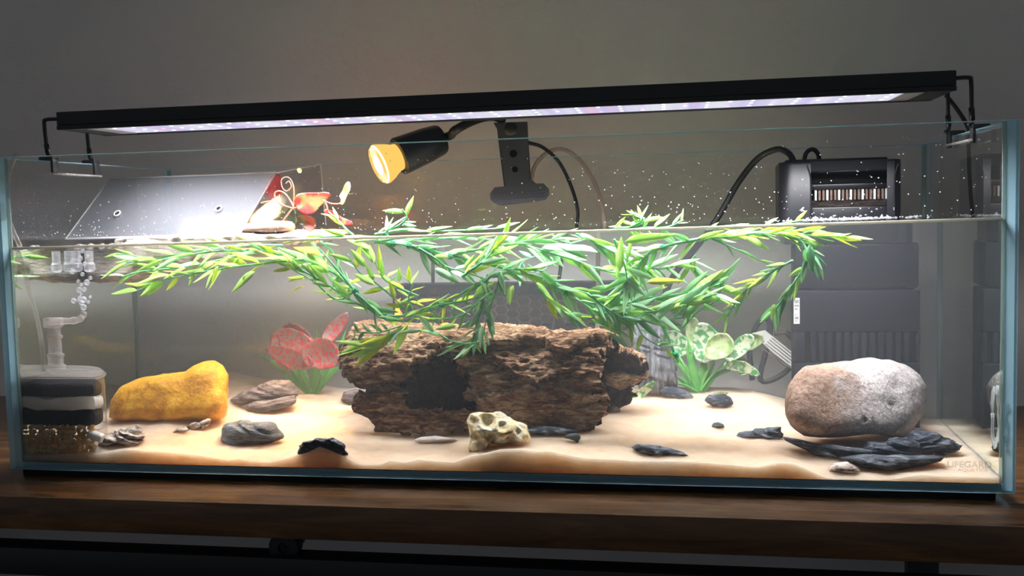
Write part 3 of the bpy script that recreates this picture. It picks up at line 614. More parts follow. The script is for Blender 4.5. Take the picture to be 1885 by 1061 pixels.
def log_body():
    nu, nv = 420, 190; vs = []; keep = {}
    for j in range(nv+1):
        ph = lerp(-0.10, PI+0.10, j/nv); h = math.sin(ph); back = ph > PI/2
        for i in range(nu+1):
            u = i/nu; gx = lerp(640, 1120, u); top, bot = interp(LTOP, gx), interp(LBOT, gx)
            py = bot+(top-bot)*(max(h, 0)**0.8 if h > 0 else h)
            jit = 4.5*noise.noise(Vector((py*0.11, 5 if back else 1, 0)))+2.5*noise.noise(Vector((py*0.4, 9 if back else 2, 0)))
            L = interp(LLEFT, py)+jit; Rr = (interp(BRIGHT, py) if back else interp(LRIGHT, py))+jit*1.3
            px = lerp(L, Rr, u)
            top, bot = interp(LTOP, px), interp(LBOT, px); py = bot+(top-bot)*(max(h, 0)**0.8 if h > 0 else h)
            co = math.cos(ph); Y = LYB - LYF*(abs(co)**0.85)*(1 if co > 0 else -1)*(0.9+0.1*math.sin(u*3))
            v = P(px, py, Y); nrm = Vector((0, -co, max(h, 0))).normalized()
            q = Vector((v.x*24, ph*1.9, 0.0))
            d = 0.0034*noise.noise(Vector((v.x*16, ph*2.2, 4)))
            d += 0.0026*(1-2*abs(noise.noise(Vector((v.x*38+1.5*noise.noise(q), ph*7.5+noise.noise(q*1.7), 2)))))*0.7
            d += 0.0026*noise.fractal(Vector((v.x*90, ph*17, 6)), 0.9, 2.2, 5)
            if not back:
                w = 5*noise.noise(Vector((px*0.05, 0, 3)))+3*noise.noise(Vector((px*0.17, 0, 8)))
                if px > 770:
                    t = interp(LEDGE, px)+w-py; d += 0.0115*sm(-2, 2, t)*math.exp(-max(0, t)/60)*sm(770, 835, px)
                t = interp(LEDGE2, px)+w*1.4-py; d += 0.006*sm(-1.5, 1.5, t)*math.exp(-max(0, t)/20)
                t = py-(720+w*2+8*math.sin(px*0.03)); d += 0.005*sm(-1.5, 1.5, t)*math.exp(-max(0, t)/22)
                for (kx, ky, kr, kd) in ((1012, 662, 10, .006), (1080, 688, 17, .006), (980, 738, 10, .003), (1065, 703, 15, .004), (945, 675, 9, .003)):
                    d += kd*math.exp(-((px-kx)**2+(py-ky)**2)/kr**2)
            vs.append(v+nrm*d); 
            w2 = 4*noise.noise(Vector((px*0.13, py*0.13, 1)))
            keep[len(vs)-1] = back or not (inpoly(px+w2, py+w2, HOLE) or inpoly(px+w2*.5, py+w2*.5, CRACK))
    fs = []
    for j in range(nv):
        for i in range(nu):
            f = (j*(nu+1)+i, j*(nu+1)+i+1, (j+1)*(nu+1)+i+1, (j+1)*(nu+1)+i)
            if all(keep[k] for k in f): fs.append(f)
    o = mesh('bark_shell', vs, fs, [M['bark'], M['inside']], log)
    # make the faces look outwards, then give the shell its thickness
    me = o.data; bm = bmesh.new(); bm.from_mesh(me); bm.normal_update()
    yc = LYB-log.location.y
    good = sum(f.normal.dot(Vector((0, f.calc_center_median().y-yc, f.calc_center_median().z-0.03))) > 0 for f in bm.faces)
    if good < len(bm.faces)/2: bmesh.ops.reverse_faces(bm, faces=bm.faces)
    for v in [v for v in bm.verts if not v.link_faces]: bm.verts.remove(v)
    bm.to_mesh(me); bm.free()
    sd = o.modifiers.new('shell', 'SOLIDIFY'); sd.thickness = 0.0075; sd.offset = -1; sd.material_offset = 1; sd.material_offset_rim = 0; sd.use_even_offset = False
    return o
log_body()
def slab(name, outline, m, Yc, half, parent, **kw):
    vs, fs = stone_geo(outline, Yc, half, **kw); return mesh(name, vs, fs, m, parent)
slab('broken_rim', [(1105, 650), (1125, 644), (1165, 642), (1188, 655), (1190, 663), (1170, 678), (1150, 682), (1118, 672)], M['bark'], 0.192, 0.012, log, amp=0.003, freq=70, n=60, k=24, boxy=0.6)
slab('broken_rim', [(1112, 685), (1140, 682), (1180, 686), (1196, 690), (1190, 700), (1165, 712), (1140, 716), (1115, 708)], M['bark'], 0.185, 0.012, log, amp=0.003, freq=70, n=60, k=24, boxy=0.6, seed=2)
slab('broken_rim', [(1064, 780), (1075, 770), (1100, 766), (1119, 756), (1118, 764), (1095, 776), (1075, 788), (1065, 790)], M['bark'], 0.105, 0.006, log, amp=0.002, freq=90, n=40, k=16, seed=5)

# ------------------------------------------------------------------ leaves
def leaf_mesh(name, m, wid, fold, bend, seg=7, curl=0.0):
    """a thin pointed leaf 1 long along +X, folded along its midrib"""
    vs = []; fs = []
    for s_ in (1, -1):
        for i in range(seg+1):
            t = i/seg; w = wid*(math.sin(PI*min(1, t**0.72)))**0.85*0.5 if 0 < t < 1 else 0.004
            z = bend*math.sin(t*PI*0.5)**2*-1 + curl*math.sin(t*PI*2)
            for y in (-w, 0, w): vs.append((t, y, z+abs(y)*fold+s_*0.006))
    b = (seg+1)*3
    for i in range(seg):
        for k in range(2):
            a = i*3+k; fs.append((a, a+3, a+4, a+1)); fs.append((b+a, b+a+1, b+a+4, b+a+3))
        fs.append((i*3, b+i*3, b+i*3+3, i*3+3)); fs.append((i*3+2, i*3+5, b+i*3+5, b+i*3+2))
    me = bpy.data.meshes.new(name); me.from_pydata(vs, [], fs); me.materials.append(m)
    for p in me.polygons: p.use_smooth = True
    return me
LM = {}
for c in range(5):
    for s_, (wid, fold, bend, curl) in enumerate([(0.20, 0.45, 0.12, 0.0), (0.15, 0.5, -0.1, 0.02), (0.27, 0.35, 0.18, 0.0), (0.33, 0.45, 0.1, 0.02)]):
        LM[c, s_] = leaf_mesh('vine_leaf', M['leaf%d' % c], wid, fold, bend, curl=curl)
def put_leaf(parent, base, direction, length, roll, me):
    o = bpy.data.objects.new('leaf', me); COL.objects.link(o); o.parent = parent
    x = Vector(direction).normalized(); z = Vector((0, -0.75, 0.65)); z = (z-x*z.dot(x)).normalized()
    z = Matrix.Rotation(roll, 3, x) @ z; y = z.cross(x)
    o.matrix_local = Matrix.Translation(Vector(base)-wloc(parent)) @ Matrix((x, y, z)).transposed().to_4x4() @ Matrix.Scale(length, 4)
    return o
RV = random.Random(21)
def px_scale(px, py, Y): return (P(px+1, py, Y)-P(px, py, Y)).length
def strand(parent, pts, Y0_, Y1_, n, llen, spread=(12, 45), cols=(0, 1, 3), shapes=(0, 1), r=0.0014, side=0, cuffs=(), start=0.0, droop=0.0, stemless=False):
    """a stem through pixel points at a depth running from Y0_ to Y1_, with n leaves of llen pixels along it"""
    m = len(pts); ps = []
    for i, (a, b) in enumerate(pts):
        Y = lerp(Y0_, Y1_, i/(m-1))+0.004*noise.noise(Vector((a*0.02, b*0.02, 1))); ps.append(P(a, b, Y))
    cur = catmull(ps, 8)
    if not stemless: tube('stem', cur, lambda t: r*(1-0.55*t), M['stem'], parent, 6, curve=False)
    for t in cuffs:
        i = min(len(cur)-2, int(t*(len(cur)-1))); d = (cur[i+1]-cur[i]).normalized()
        lathe('cuff', cur[i]-d*r*1.6, d, [(0, r*1.1), (r*0.5, r*1.5), (r*2.0, r*1.5), (r*2.5, r*1.1)], M['cuff'], parent, 8)
    sc = px_scale(pts[0][0], pts[0][1], (Y0_+Y1_)/2)
    n = max(3, int(n*0.78))
    for k in range(n):
        t = start+(1-start)*(k+RV.random()*0.7)/n; t = min(0.999, t); f = t*(len(cur)-1); i = min(len(cur)-2, int(f)); p = cur[i].lerp(cur[i+1], f-i)
        d = (cur[min(i+2, len(cur)-1)]-cur[max(i-1, 0)]).normalized()
        s_ = side if side else (1 if k % 2 else -1)
        if RV.random() < 0.15: s_ = -s_
        a = math.radians(RV.uniform(*spread))*s_
        d = Matrix.Rotation(a, 3, 'Y') @ d; d = (d+Vector((0, RV.uniform(-0.45, 0.3), -droop*RV.random()))).normalized()
        put_leaf(parent, p, d, RV.uniform(*llen)*sc*0.92, RV.uniform(-0.9, 0.9), LM[RV.choice(cols), RV.choice(shapes)])
def leaves(parent, specs, Y, cols=(1,), shapes=(0, 2)):
    """single leaves from base pixel to tip pixel"""
    for s_ in specs:
        x0, y0, x1, y1 = s_[:4]; Yt = Y+RV.uniform(-0.008, 0.006)
        a, b = P(x0, y0, Y), P(x1, y1, Yt)
        put_leaf(parent, a, b-a, (b-a).length, RV.uniform(-0.6, 0.6), LM[s_[4] if len(s_) > 4 else RV.choice(cols), RV.choice(shapes)])
VG = 'plastic willow vines floating in the tank'
def vine(px, py, Y, label): return thing('willow_vine', P(px, py, Y), label, 'plant', VG)
Y_, G_, B_, L_ = 2, 0, 4, 3
v = vine(450, 470, 0.10, 'yellow-green plastic willow vine reaching from mid tank over the stone dock')
strand(v, [(655, 535), (610, 500), (560, 478), (500, 466), (440, 462), (380, 465), (300, 478), (225, 484)], 0.10, 0.12, 40, (40, 72), (8, 32), (1, 1, 2, 0), (0, 1, 2), cuffs=(0.02, 0.3, 0.55))
strand(v, [(560, 478), (500, 484), (430, 492), (370, 502), (310, 515), (245, 538)], 0.095, 0.11, 26, (38, 66), (10, 34), (1, 2, 1), (0, 2))
strand(v, [(470, 464), (410, 478), (340, 492), (260, 500), (225, 510)], 0.12, 0.13, 18, (40, 66), (8, 26), (1, 2, 3), (0, 1))
strand(v, [(520, 452), (440, 452), (360, 462), (290, 474), (215, 468)], 0.14, 0.15, 20, (40, 70), (6, 24), (2, 1, 3), (0, 1))
strand(v, [(655, 535), (620, 552), (580, 520), (555, 505), (525, 490)], 0.09, 0.09, 9, (26, 46), (15, 40), (1, 2, 0), (0, 2))
strand(v, [(690, 575), (640, 550), (600, 522), (560, 500), (530, 478)], 0.085, 0.09, 20, (36, 60), (6, 25), (0, 1), (0, 1))
strand(v, [(590, 445), (610, 462), (625, 492), (640, 520), (655, 535)], 0.11, 0.10, 8, (30, 50), (20, 60), (1, 3), (0, 1), start=0.0)
leaves(v, [(400, 492, 388, 522), (395, 500, 375, 528), (470, 500, 420, 535), (300, 520, 250, 543, 1), (310, 508, 240, 512), (560, 515, 528, 508), (560, 528, 530, 535), (605, 500, 560, 460), (590, 470, 540, 452)], 0.09, (1, 2), (2, 3))
v = vine(640, 430, 0.10, 'tuft of pale willow leaves standing out of the water beside the red ivy')
strand(v, [(650, 448), (640, 425), (625, 408), (605, 390)], 0.11, 0.12, 7, (28, 52), (10, 40), (1, 2), (0, 1))
strand(v, [(700, 440), (712, 425), (735, 415), (748, 400), (740, 385)], 0.11, 0.11, 9, (24, 44), (15, 50), (1, 3, 0), (0, 2))
strand(v, [(690, 432), (740, 424), (790, 426), (860, 424), (930, 420)], 0.13, 0.14, 12, (30, 60), (4, 16), (3, 1, 0), (1,))
strand(v, [(720, 438), (660, 436), (610, 436), (560, 440)], 0.10, 0.10, 10, (34, 60), (4, 16), (2, 1), (1,))
v = vine(690, 520, 0.09, 'bright lime willow sprig standing upright over the left end of the log')
strand(v, [(745, 570), (720, 545), (690, 520), (660, 500), (640, 468)], 0.085, 0.09, 10, (34, 56), (15, 45), (1, 2), (2, 0), r=0.0011)
strand(v, [(770, 545), (735, 530), (705, 512), (690, 480), (682, 455)], 0.09, 0.09, 12, (36, 62), (15, 45), (1, 2, 1), (2, 0), r=0.0011)
strand(v, [(760, 572), (752, 548), (758, 525), (730, 500)], 0.085, 0.085, 9, (22, 38), (25, 60), (1, 2, 0), (2, 3), r=0.0009)
leaves(v, [(672, 492, 646, 458, 1), (688, 485, 682, 448, 1), (705, 510, 700, 478, 1), (712, 512, 732, 495, 1), (735, 520, 735, 492), (755, 560, 742, 577), (755, 555, 780, 560, 2), (765, 558, 800, 545), (690, 525, 650, 500, 1)], 0.08, (1, 2), (2, 3))
v = vine(760, 585, 0.085, 'green willow vine sagging over the log and fanning out past its left end')
strand(v, [(655, 537), (690, 575), (720, 583), (765, 578), (810, 562), (850, 556), (885, 545)], 0.085, 0.09, 15, (34, 60), (10, 40), (0, 1, 2), (0, 2), cuffs=(0.0, 0.28, 0.7), r=0.0021)
strand(v, [(655, 537), (640, 520), (622, 498), (605, 478), (585, 455)], 0.085, 0.10, 5, (26, 46), (15, 40), (0, 3), (0,), r=0.0018, cuffs=(0.06,))
strand(v, [(765, 580), (745, 602), (715, 622), (680, 640)], 0.08, 0.075, 16, (46, 76), (4, 26), (1, 1, 2, 3), (0, 1), start=0.25)
strand(v, [(740, 600), (700, 612), (670, 612), (650, 612)], 0.08, 0.085, 9, (18, 30), (40, 75), (4, 0), (2, 3), r=0.0008)
strand(v, [(655, 540), (680, 562), (700, 585), (730, 590)], 0.08, 0.08, 10, (34, 56), (6, 24), (0, 1), (0, 1), r=0.001)
leaves(v, [(700, 640, 618, 632, 1), (690, 642, 640, 658, 1), (700, 640, 650, 675, 2), (690, 625, 625, 648, 1), (720, 605, 705, 635), (765, 585, 738, 615, 2), (640, 540, 610, 512), (745, 585, 795, 566)], 0.075, (1,), (0, 1))
v = vine(860, 600, 0.085, 'hanging willow sprays with broad pale leaves drooping over the middle of the log')
strand(v, [(900, 505), (892, 540), (885, 575), (875, 605), (868, 635)], 0.09, 0.08, 26, (28, 50), (15, 55), (0, 3, 4, 1), (2, 0, 2), cuffs=(0.05,))
strand(v, [(920, 500), (915, 530), (905, 560), (893, 600), (888, 632)], 0.08, 0.08, 20, (28, 46), (15, 55), (0, 3, 4), (2, 0), r=0.001)
strand(v, [(885, 630), (860, 633), (830, 628), (800, 612), (770, 608)], 0.075, 0.07, 10, (36, 60), (6, 25), (1, 3, 0), (0, 2), r=0.001)
strand(v, [(890, 550), (860, 575), (835, 585), (800, 590), (775, 592)], 0.085, 0.085, 13, (26, 46), (15, 45), (1, 0, 2), (2, 0), r=0.001)
strand(v, [(880, 520), (850, 540), (820, 560), (790, 580)], 0.09, 0.09, 13, (30, 52), (10, 40), (1, 2, 0), (0, 2), r=0.001)
leaves(v, [(888, 600, 880, 640, 3), (905, 600, 910, 620, 3), (868, 630, 845, 646, 1), (945, 525, 935, 560, 1), (840, 600, 800, 605)], 0.075, (3, 1), (2, 2))
v = vine(860, 470, 0.10, 'thick central willow vine crossing the tank below the surface toward the log end')
strand(v, [(690, 445), (735, 450), (775, 457), (830, 472), (890, 485), (950, 500), (1005, 515), (1060, 535), (1120, 548), (1180, 552)], 0.10, 0.10, 46, (36, 66), (8, 34), (0, 3, 0, 1), (0, 1, 2), cuffs=(0.09, 0.18, 0.34, 0.55, 0.72), r=0.0022)
strand(v, [(770, 457), (800, 475), (820, 490), (850, 500), (890, 512)], 0.095, 0.09, 14, (34, 58), (12, 45), (3, 0, 1), (0, 2))
strand(v, [(700, 446), (790, 440), (870, 440), (960, 444), (1040, 440)], 0.11, 0.12, 26, (36, 60), (4, 22), (0, 1, 3), (1, 0))
strand(v, [(830, 470), (880, 460), (930, 450), (985, 442)], 0.10, 0.10, 18, (36, 64), (8, 35), (1, 0), (0, 1))
strand(v, [(850, 510), (885, 485), (905, 465), (925, 440)], 0.085, 0.09, 14, (40, 66), (6, 24), (1, 3, 2), (0, 1))
strand(v, [(890, 520), (920, 500), (960, 496), (1000, 500)], 0.085, 0.085, 16, (34, 56), (15, 50), (3, 0, 1), (0, 2))
leaves(v, [(855, 495, 870, 468, 1), (800, 495, 845, 518, 3), (830, 500, 875, 516, 3), (985, 520, 1018, 543, 1), (940, 525, 935, 562, 1)], 0.085, (3,), (2,))
v = vine(1070, 580, 0.09, 'slim yellow-tipped willow strand slanting down toward the right end of the log')
strand(v, [(990, 530), (1010, 550), (1040, 572), (1080, 588), (1140, 608)], 0.085, 0.085, 24, (36, 62), (4, 22), (1, 2, 0), (0, 1))
v = vine(1020, 480, 0.16, 'dark thin willow sprig seen behind the central vine')
strand(v, [(1080, 440), (1040, 452), (1000, 468), (965, 480), (950, 505)], 0.20, 0.20, 9, (30, 46), (15, 50), (4,), (2, 0), r=0.001)
strand(v, [(1030, 455), (1018, 480), (995, 500), (965, 500)], 0.20, 0.20, 6, (20, 32), (30, 60), (4,), (2,), r=0.0008)
v = vine(1180, 500, 0.10, 'dense willow bush of many overlapping leaves over the log end and mottled plant')
strand(v, [(1000, 515), (1050, 545), (1110, 560), (1170, 556), (1230, 545), (1290, 535), (1335, 520)], 0.095, 0.09, 40, (40, 76), (10, 40), (0, 3, 1, 3), (0, 2), cuffs=(0.15, 0.35, 0.6), r=0.002)
strand(v, [(960, 450), (1010, 465), (1060, 480), (1110, 498), (1160, 505)], 0.10, 0.10, 26, (40, 70), (8, 32), (1, 3, 0), (0, 2))
strand(v, [(1290, 440), (1230, 452), (1190, 470), (1170, 500), (1150, 530), (1120, 560)], 0.10, 0.09, 30, (36, 64), (15, 50), (0, 1, 3), (0, 2), cuffs=(0.25, 0.6), r=0.0018)
strand(v, [(1060, 430), (1100, 450), (1140, 470), (1180, 490), (1220, 495), (1275, 480)], 0.11, 0.10, 32, (40, 68), (12, 45), (0, 1, 3), (0, 2))
strand(v, [(1130, 440), (1140, 465), (1150, 490), (1155, 520)], 0.09, 0.09, 10, (44, 70), (20, 60), (1, 3), (2, 0))
strand(v, [(1280, 470), (1270, 490), (1290, 510), (1310, 530)], 0.10, 0.10, 14, (28, 50), (15, 50), (0, 1), (0, 2), r=0.001)
strand(v, [(1100, 575), (1150, 580), (1200, 575), (1250, 568), (1320, 540)], 0.085, 0.08, 26, (44, 80), (10, 35), (3, 0, 1), (0, 2))
strand(v, [(1080, 540), (1120, 570), (1160, 590), (1210, 590), (1260, 585)], 0.08, 0.08, 22, (36, 62), (12, 45), (3, 0, 4), (0, 2))
strand(v, [(1150, 575), (1170, 595), (1185, 620), (1215, 638), (1228, 642)], 0.08, 0.085, 9, (22, 42), (25, 60), (0, 3, 1), (2,), r=0.0009)
strand(v, [(1060, 550), (1090, 570), (1120, 590), (1150, 600)], 0.085, 0.085, 9, (28, 42), (25, 55), (3, 0), (2,), r=0.0009)
strand(v, [(1212, 580), (1222, 605), (1235, 635), (1248, 668)], 0.09, 0.11, 3, (30, 50), (15, 40), (0,), (0,), r=0.0026, cuffs=(0.0, 0.9))
strand(v, [(1250, 610), (1270, 590), (1290, 570), (1310, 560), (1330, 545)], 0.09, 0.09, 9, (24, 40), (15, 45), (3, 0), (2, 0), r=0.0009)
leaves(v, [(1142, 500, 1138, 436, 1), (1155, 480, 1162, 432, 1), (1260, 560, 1325, 542, 1), (1200, 570, 1262, 565, 1), (1190, 520, 1258, 515, 2), (1250, 562, 1310, 515, 3), (1240, 490, 1285, 470, 3), (1160, 560, 1205, 572, 3), (1160, 600, 1165, 640, 1), (1145, 625, 1160, 640), (1160, 560, 1158, 585), (1150, 445, 1240, 430, 1), (1080, 475, 1030, 452, 3), (1100, 465, 1000, 440, 3), (1155, 640, 1120, 610, 3), (1165, 612, 1150, 598, 1)], 0.08, (1, 3), (2, 0))
v = vine(1180, 415, 0.12, 'willow leaves poking out of the water above the dense bush')
strand(v, [(1130, 420), (1165, 418), (1185, 405), (1172, 395)], 0.12, 0.12, 12, (22, 44), (15, 60), (1, 0), (2, 0))
strand(v, [(1150, 424), (1190, 420), (1230, 418), (1258, 405)], 0.12, 0.12, 12, (22, 42), (15, 50), (1, 0, 3), (2, 0))
strand(v, [(1300, 421), (1350, 416), (1420, 414), (1480, 405)], 0.14, 0.16, 10, (24, 44), (8, 40), (1, 2), (0,))
leaves(v, [(1175, 412, 1160, 386, 1), (1185, 410, 1212, 396, 1), (1145, 418, 1120, 415, 1), (1165, 415, 1140, 404, 1)], 0.12)
v = vine(1420, 435, 0.10, 'long willow vine running under the surface to the black filter and hanging down')
strand(v, [(1280, 442), (1330, 436), (1390, 430), (1440, 430), (1500, 434), (1560, 438)], 0.10, 0.10, 38, (36, 62), (3, 16), (1, 0, 2), (1, 0), cuffs=(0.08,), r=0.0016)
strand(v, [(1330, 432), (1390, 428), (1440, 425), (1502, 424)], 0.11, 0.11, 16, (36, 60), (3, 14), (1, 2, 0), (1, 0))
strand(v, [(1440, 432), (1475, 445), (1485, 470), (1475, 500), (1455, 530), (1438, 555), (1420, 580)], 0.10, 0.09, 26, (30, 56), (8, 35), (0, 1, 4), (0, 2))
strand(v, [(1470, 445), (1490, 460), (1500, 480), (1512, 492)], 0.10, 0.10, 8, (26, 46), (8, 30), (4, 0), (0,))
strand(v, [(1460, 480), (1425, 498), (1390, 520), (1360, 550), (1335, 590)], 0.09, 0.085, 22, (30, 58), (6, 28), (1, 2, 0), (0, 1))
strand(v, [(1310, 440), (1345, 455), (1390, 475), (1420, 490)], 0.10, 0.10, 8, (26, 44), (6, 28), (0, 1), (0,), r=0.0009)
leaves(v, [(1440, 540, 1444, 568, 1), (1425, 560, 1420, 588, 1), (1372, 438, 1420, 456, 1), (1495, 470, 1518, 494, 4), (1490, 450, 1495, 505, 4), (1390, 520, 1360, 528, 1), (1480, 460, 1495, 505, 0)], 0.09, (1,), (2,))

# ------------------------------------------------------------------ broad-leaved plants
def broad(parent, outline, Y, m, name='broad_leaf', lean=0.0, cup=0.01, rib=True, label=None):
    """a broad thin leaf: rings from its outline, cupped in depth, with a raised midrib"""
    cx = sum(p[0] for p in outline)/len(outline); cyy = sum(p[1] for p in outline)/len(outline)
    n, k = 40, 7; rad = resample(outline, n, cx, cyy); rad = [(rad[i-1]+2*rad[i]+rad[(i+1) % n])/4 for i in range(n)]
    mx = max(rad); vs = []; fs = []; seed = cx*0.37
    for side in (-1, 1):
        for j in range(k+1):
            s_ = j/k
            for i in range(n if j else 1):
                a = 2*PI*i/n; px = cx+rad[i]*s_*math.cos(a); py = cyy+rad[i]*s_*math.sin(a)
                yy = Y + lean*(py-cyy)/mx - cup*(s_*rad[i]/mx)**2 + 0.0018*noise.noise(Vector((px*.06, py*.06, seed)))*s_
                vs.append(P(px, py, yy+side*0.00035))
    half = 1+k*n; ix = lambda j, i: 0 if j == 0 else 1+(j-1)*n+i % n
    for b in (0, half):
        for j in range(k):
            for i in range(n):
                if j == 0: fs.append((b, b+ix(1, i), b+ix(1, i+1)))
                else: fs.append((b+ix(j, i), b+ix(j+1, i), b+ix(j+1, i+1), b+ix(j, i+1)))
    for i in range(n): fs.append((ix(k, i), half+ix(k, i), half+ix(k, i+1), ix(k, i+1)))
    o = mesh(name, vs, fs, m, parent)
    if label: o['label'] = label
    return o
def blade(parent, pts, Y, w, m, name='blade', dY=0.0):
    """a ribbon blade of w pixels along pixel points, with a fold and a little thickness"""
    ps = [Vector((a, b, 0)) for a, b in pts]; cur = catmull(ps, 6); m_ = len(cur); vs = []; fs = []
    for side in (-1, 1):
        for i, c in enumerate(cur):
            t = i/(m_-1); d = cur[min(i+1, m_-1)]-cur[max(i-1, 0)]; nrm = Vector((-d.y, d.x, 0)).normalized()
            ww = w*0.5*(0.35+0.65*math.sin(PI*min(1, 0.15+t*0.85)))*(1-t**6)+0.3
            for s_ in (-1, 0, 1):
                q = c+nrm*(ww*s_); vs.append(P(q.x, q.y, Y+dY*t+(0 if s_ else 0.0015)+side*0.0003))
    h = m_*3
    for i in range(m_-1):
        for k in range(2):
            a = i*3+k; fs.append((a, a+1, a+4, a+3)); fs.append((h+a, h+a+3, h+a+4, h+a+1))
        fs.append((i*3, i*3+3, h+i*3+3, h+i*3)); fs.append((i*3+2, h+i*3+2, h+i*3+5, i*3+5))
    return mesh(name, vs, fs, m, parent)
def stalk(parent, pts, Y, r, m, Y1=None):
    n = len(pts); return tube('stalk', [P(a, b, lerp(Y, Y if Y1 is None else Y1, i/(n-1))) for i, (a, b) in enumerate(pts)], r, m, parent, 6)

YR = sand_at(573, 728)
red = thing('red_plant', P(573, 728, YR), 'plastic plant with red-mottled translucent round leaves over green blades', 'plant')
for pts, w in [([(573, 730), (530, 692), (500, 665), (468, 650)], 9), ([(570, 728), (545, 690), (525, 660), (495, 648)], 14), ([(574, 728), (560, 690), (545, 668), (530, 655)], 12), ([(576, 728), (578, 690), (590, 660), (600, 648)], 15), ([(580, 728), (598, 700), (615, 682), (626, 676)], 12), ([(582, 726), (595, 690), (625, 640), (637, 606)], 9), ([(576, 690), (582, 640), (583, 600)], 3), ([(572, 730), (556, 705), (535, 690)], 8)]:
    blade(red, pts, YR+0.004, w, M['blade'])
for pts in ([(575, 725), (555, 690), (540, 640)], [(577, 725), (585, 690), (600, 620)], [(578, 722), (588, 690), (592, 660)], [(572, 725), (550, 700), (530, 662)]): stalk(red, pts, YR+0.004, 0.0012, M['blade'])
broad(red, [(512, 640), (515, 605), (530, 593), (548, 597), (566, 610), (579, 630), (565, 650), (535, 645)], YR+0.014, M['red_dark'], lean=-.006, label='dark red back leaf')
broad(red, [(499, 645), (497, 620), (510, 606), (535, 604), (560, 614), (578, 628), (565, 645), (530, 650)], YR+0.008, M['red_leaf'], lean=-.006)
broad(red, [(590, 624), (603, 600), (622, 584), (643, 570), (640, 592), (628, 612), (612, 630), (600, 634)], YR+0.012, M['red_leaf'], lean=-.004)
broad(red, [(620, 642), (640, 638), (652, 640), (640, 655), (622, 668), (610, 655)], YR+0.010, M['red_leaf'])
broad(red, [(484, 640), (498, 634), (530, 640), (560, 650), (585, 668), (565, 682), (530, 678), (500, 660)], YR-0.004, M['red_leaf'], lean=.006)
broad(red, [(551, 650), (560, 634), (582, 623), (606, 624), (622, 640), (627, 660), (618, 676), (590, 682), (562, 672)], YR-0.006, M['red_leaf'], lean=.004)
broad(red, [(502, 664), (520, 668), (540, 680), (536, 684), (515, 676)], YR+0.0, M['red_leaf'])

YG = sand_at(1287, 724)
gp = thing('mottled_plant', P(1287, 724, YG), 'plastic plant with white-mottled green leaves standing between log and big boulder', 'plant')
for pts, w in [([(1286, 726), (1278, 690), (1270, 650), (1266, 625)], 16), ([(1288, 726), (1292, 695), (1296, 672), (1296, 650)], 15), ([(1284, 724), (1262, 690), (1245, 664), (1232, 652)], 8), ([(1282, 724), (1262, 705), (1240, 690)], 9), ([(1290, 724), (1312, 695), (1345, 680), (1372, 675)], 8), ([(1289, 724), (1302, 690), (1318, 665)], 11), ([(1284, 726), (1272, 700), (1256, 660)], 9), ([(1292, 726), (1306, 705), (1318, 695)], 9)]:
    blade(gp, pts, YG+0.002, w, M['blade'])
broad(gp, [(1262, 640), (1262, 600), (1272, 582), (1284, 586), (1290, 610), (1284, 640), (1272, 655)], YG+0.012, M['pale_leaf'])
broad(gp, [(1278, 660), (1276, 620), (1284, 592), (1305, 596), (1324, 615), (1332, 640), (1318, 664), (1296, 670)], YG+0.010, M['white_leaf'], lean=-.006)
broad(gp, [(1294, 650), (1302, 626), (1320, 613), (1340, 614), (1352, 630), (1350, 648), (1334, 660), (1312, 664), (1298, 660)], YG-0.004, M['pale_leaf'], lean=-.005, label='pale round front leaf')
broad(gp, [(1332, 662), (1345, 640), (1358, 622), (1375, 614), (1390, 618), (1386, 638), (1368, 655), (1345, 668)], YG-0.002, M['white_leaf'], lean=-.004)
broad(gp, [(1362, 622), (1385, 614), (1406, 618), (1402, 634), (1385, 645), (1370, 646)], YG+0.006, M['pale_leaf'])
broad(gp, [(1326, 672), (1345, 663), (1372, 666), (1390, 678), (1410, 700), (1388, 692), (1365, 684), (1340, 682)], YG-0.004, M['white_leaf'], lean=.006)
broad(gp, [(1345, 664), (1362, 652), (1376, 664), (1375, 690), (1362, 692)], YG+0.006, M['pale_leaf'])
broad(gp, [(1172, 650), (1180, 634), (1205, 632), (1235, 642), (1248, 655), (1230, 668), (1195, 664)], YG+0.012, M['pale_leaf'], lean=-.004)
broad(gp, [(1210, 632), (1222, 610), (1245, 608), (1264, 622), (1270, 645), (1255, 660), (1230, 650)], YG+0.014, M['white_leaf'], lean=-.004)
stalk(gp, [(1286, 722), (1265, 690), (1235, 655)], YG+0.004, 0.0012, M['blade']); stalk(gp, [(1288, 722), (1300, 690), (1318, 655)], YG, 0.0012, M['blade'])
stalk(gp, [(1288, 722), (1312, 690), (1350, 655)], YG, 0.0012, M['blade'])
broad(gp, [(1154, 742), (1166, 726), (1188, 708), (1210, 698), (1206, 712), (1186, 730), (1164, 744)], YG-0.03, M['white_leaf'], lean=.004, label='mottled leaf lying on the sand')
stalk(gp, [(1210, 700), (1235, 704), (1262, 710), (1284, 722)], YG-0.028, 0.0012, M['blade'], YG)
broad(gp, [(1306, 726), (1325, 721), (1345, 722), (1335, 728), (1318, 730)], YG-0.004, M['pale_leaf'])

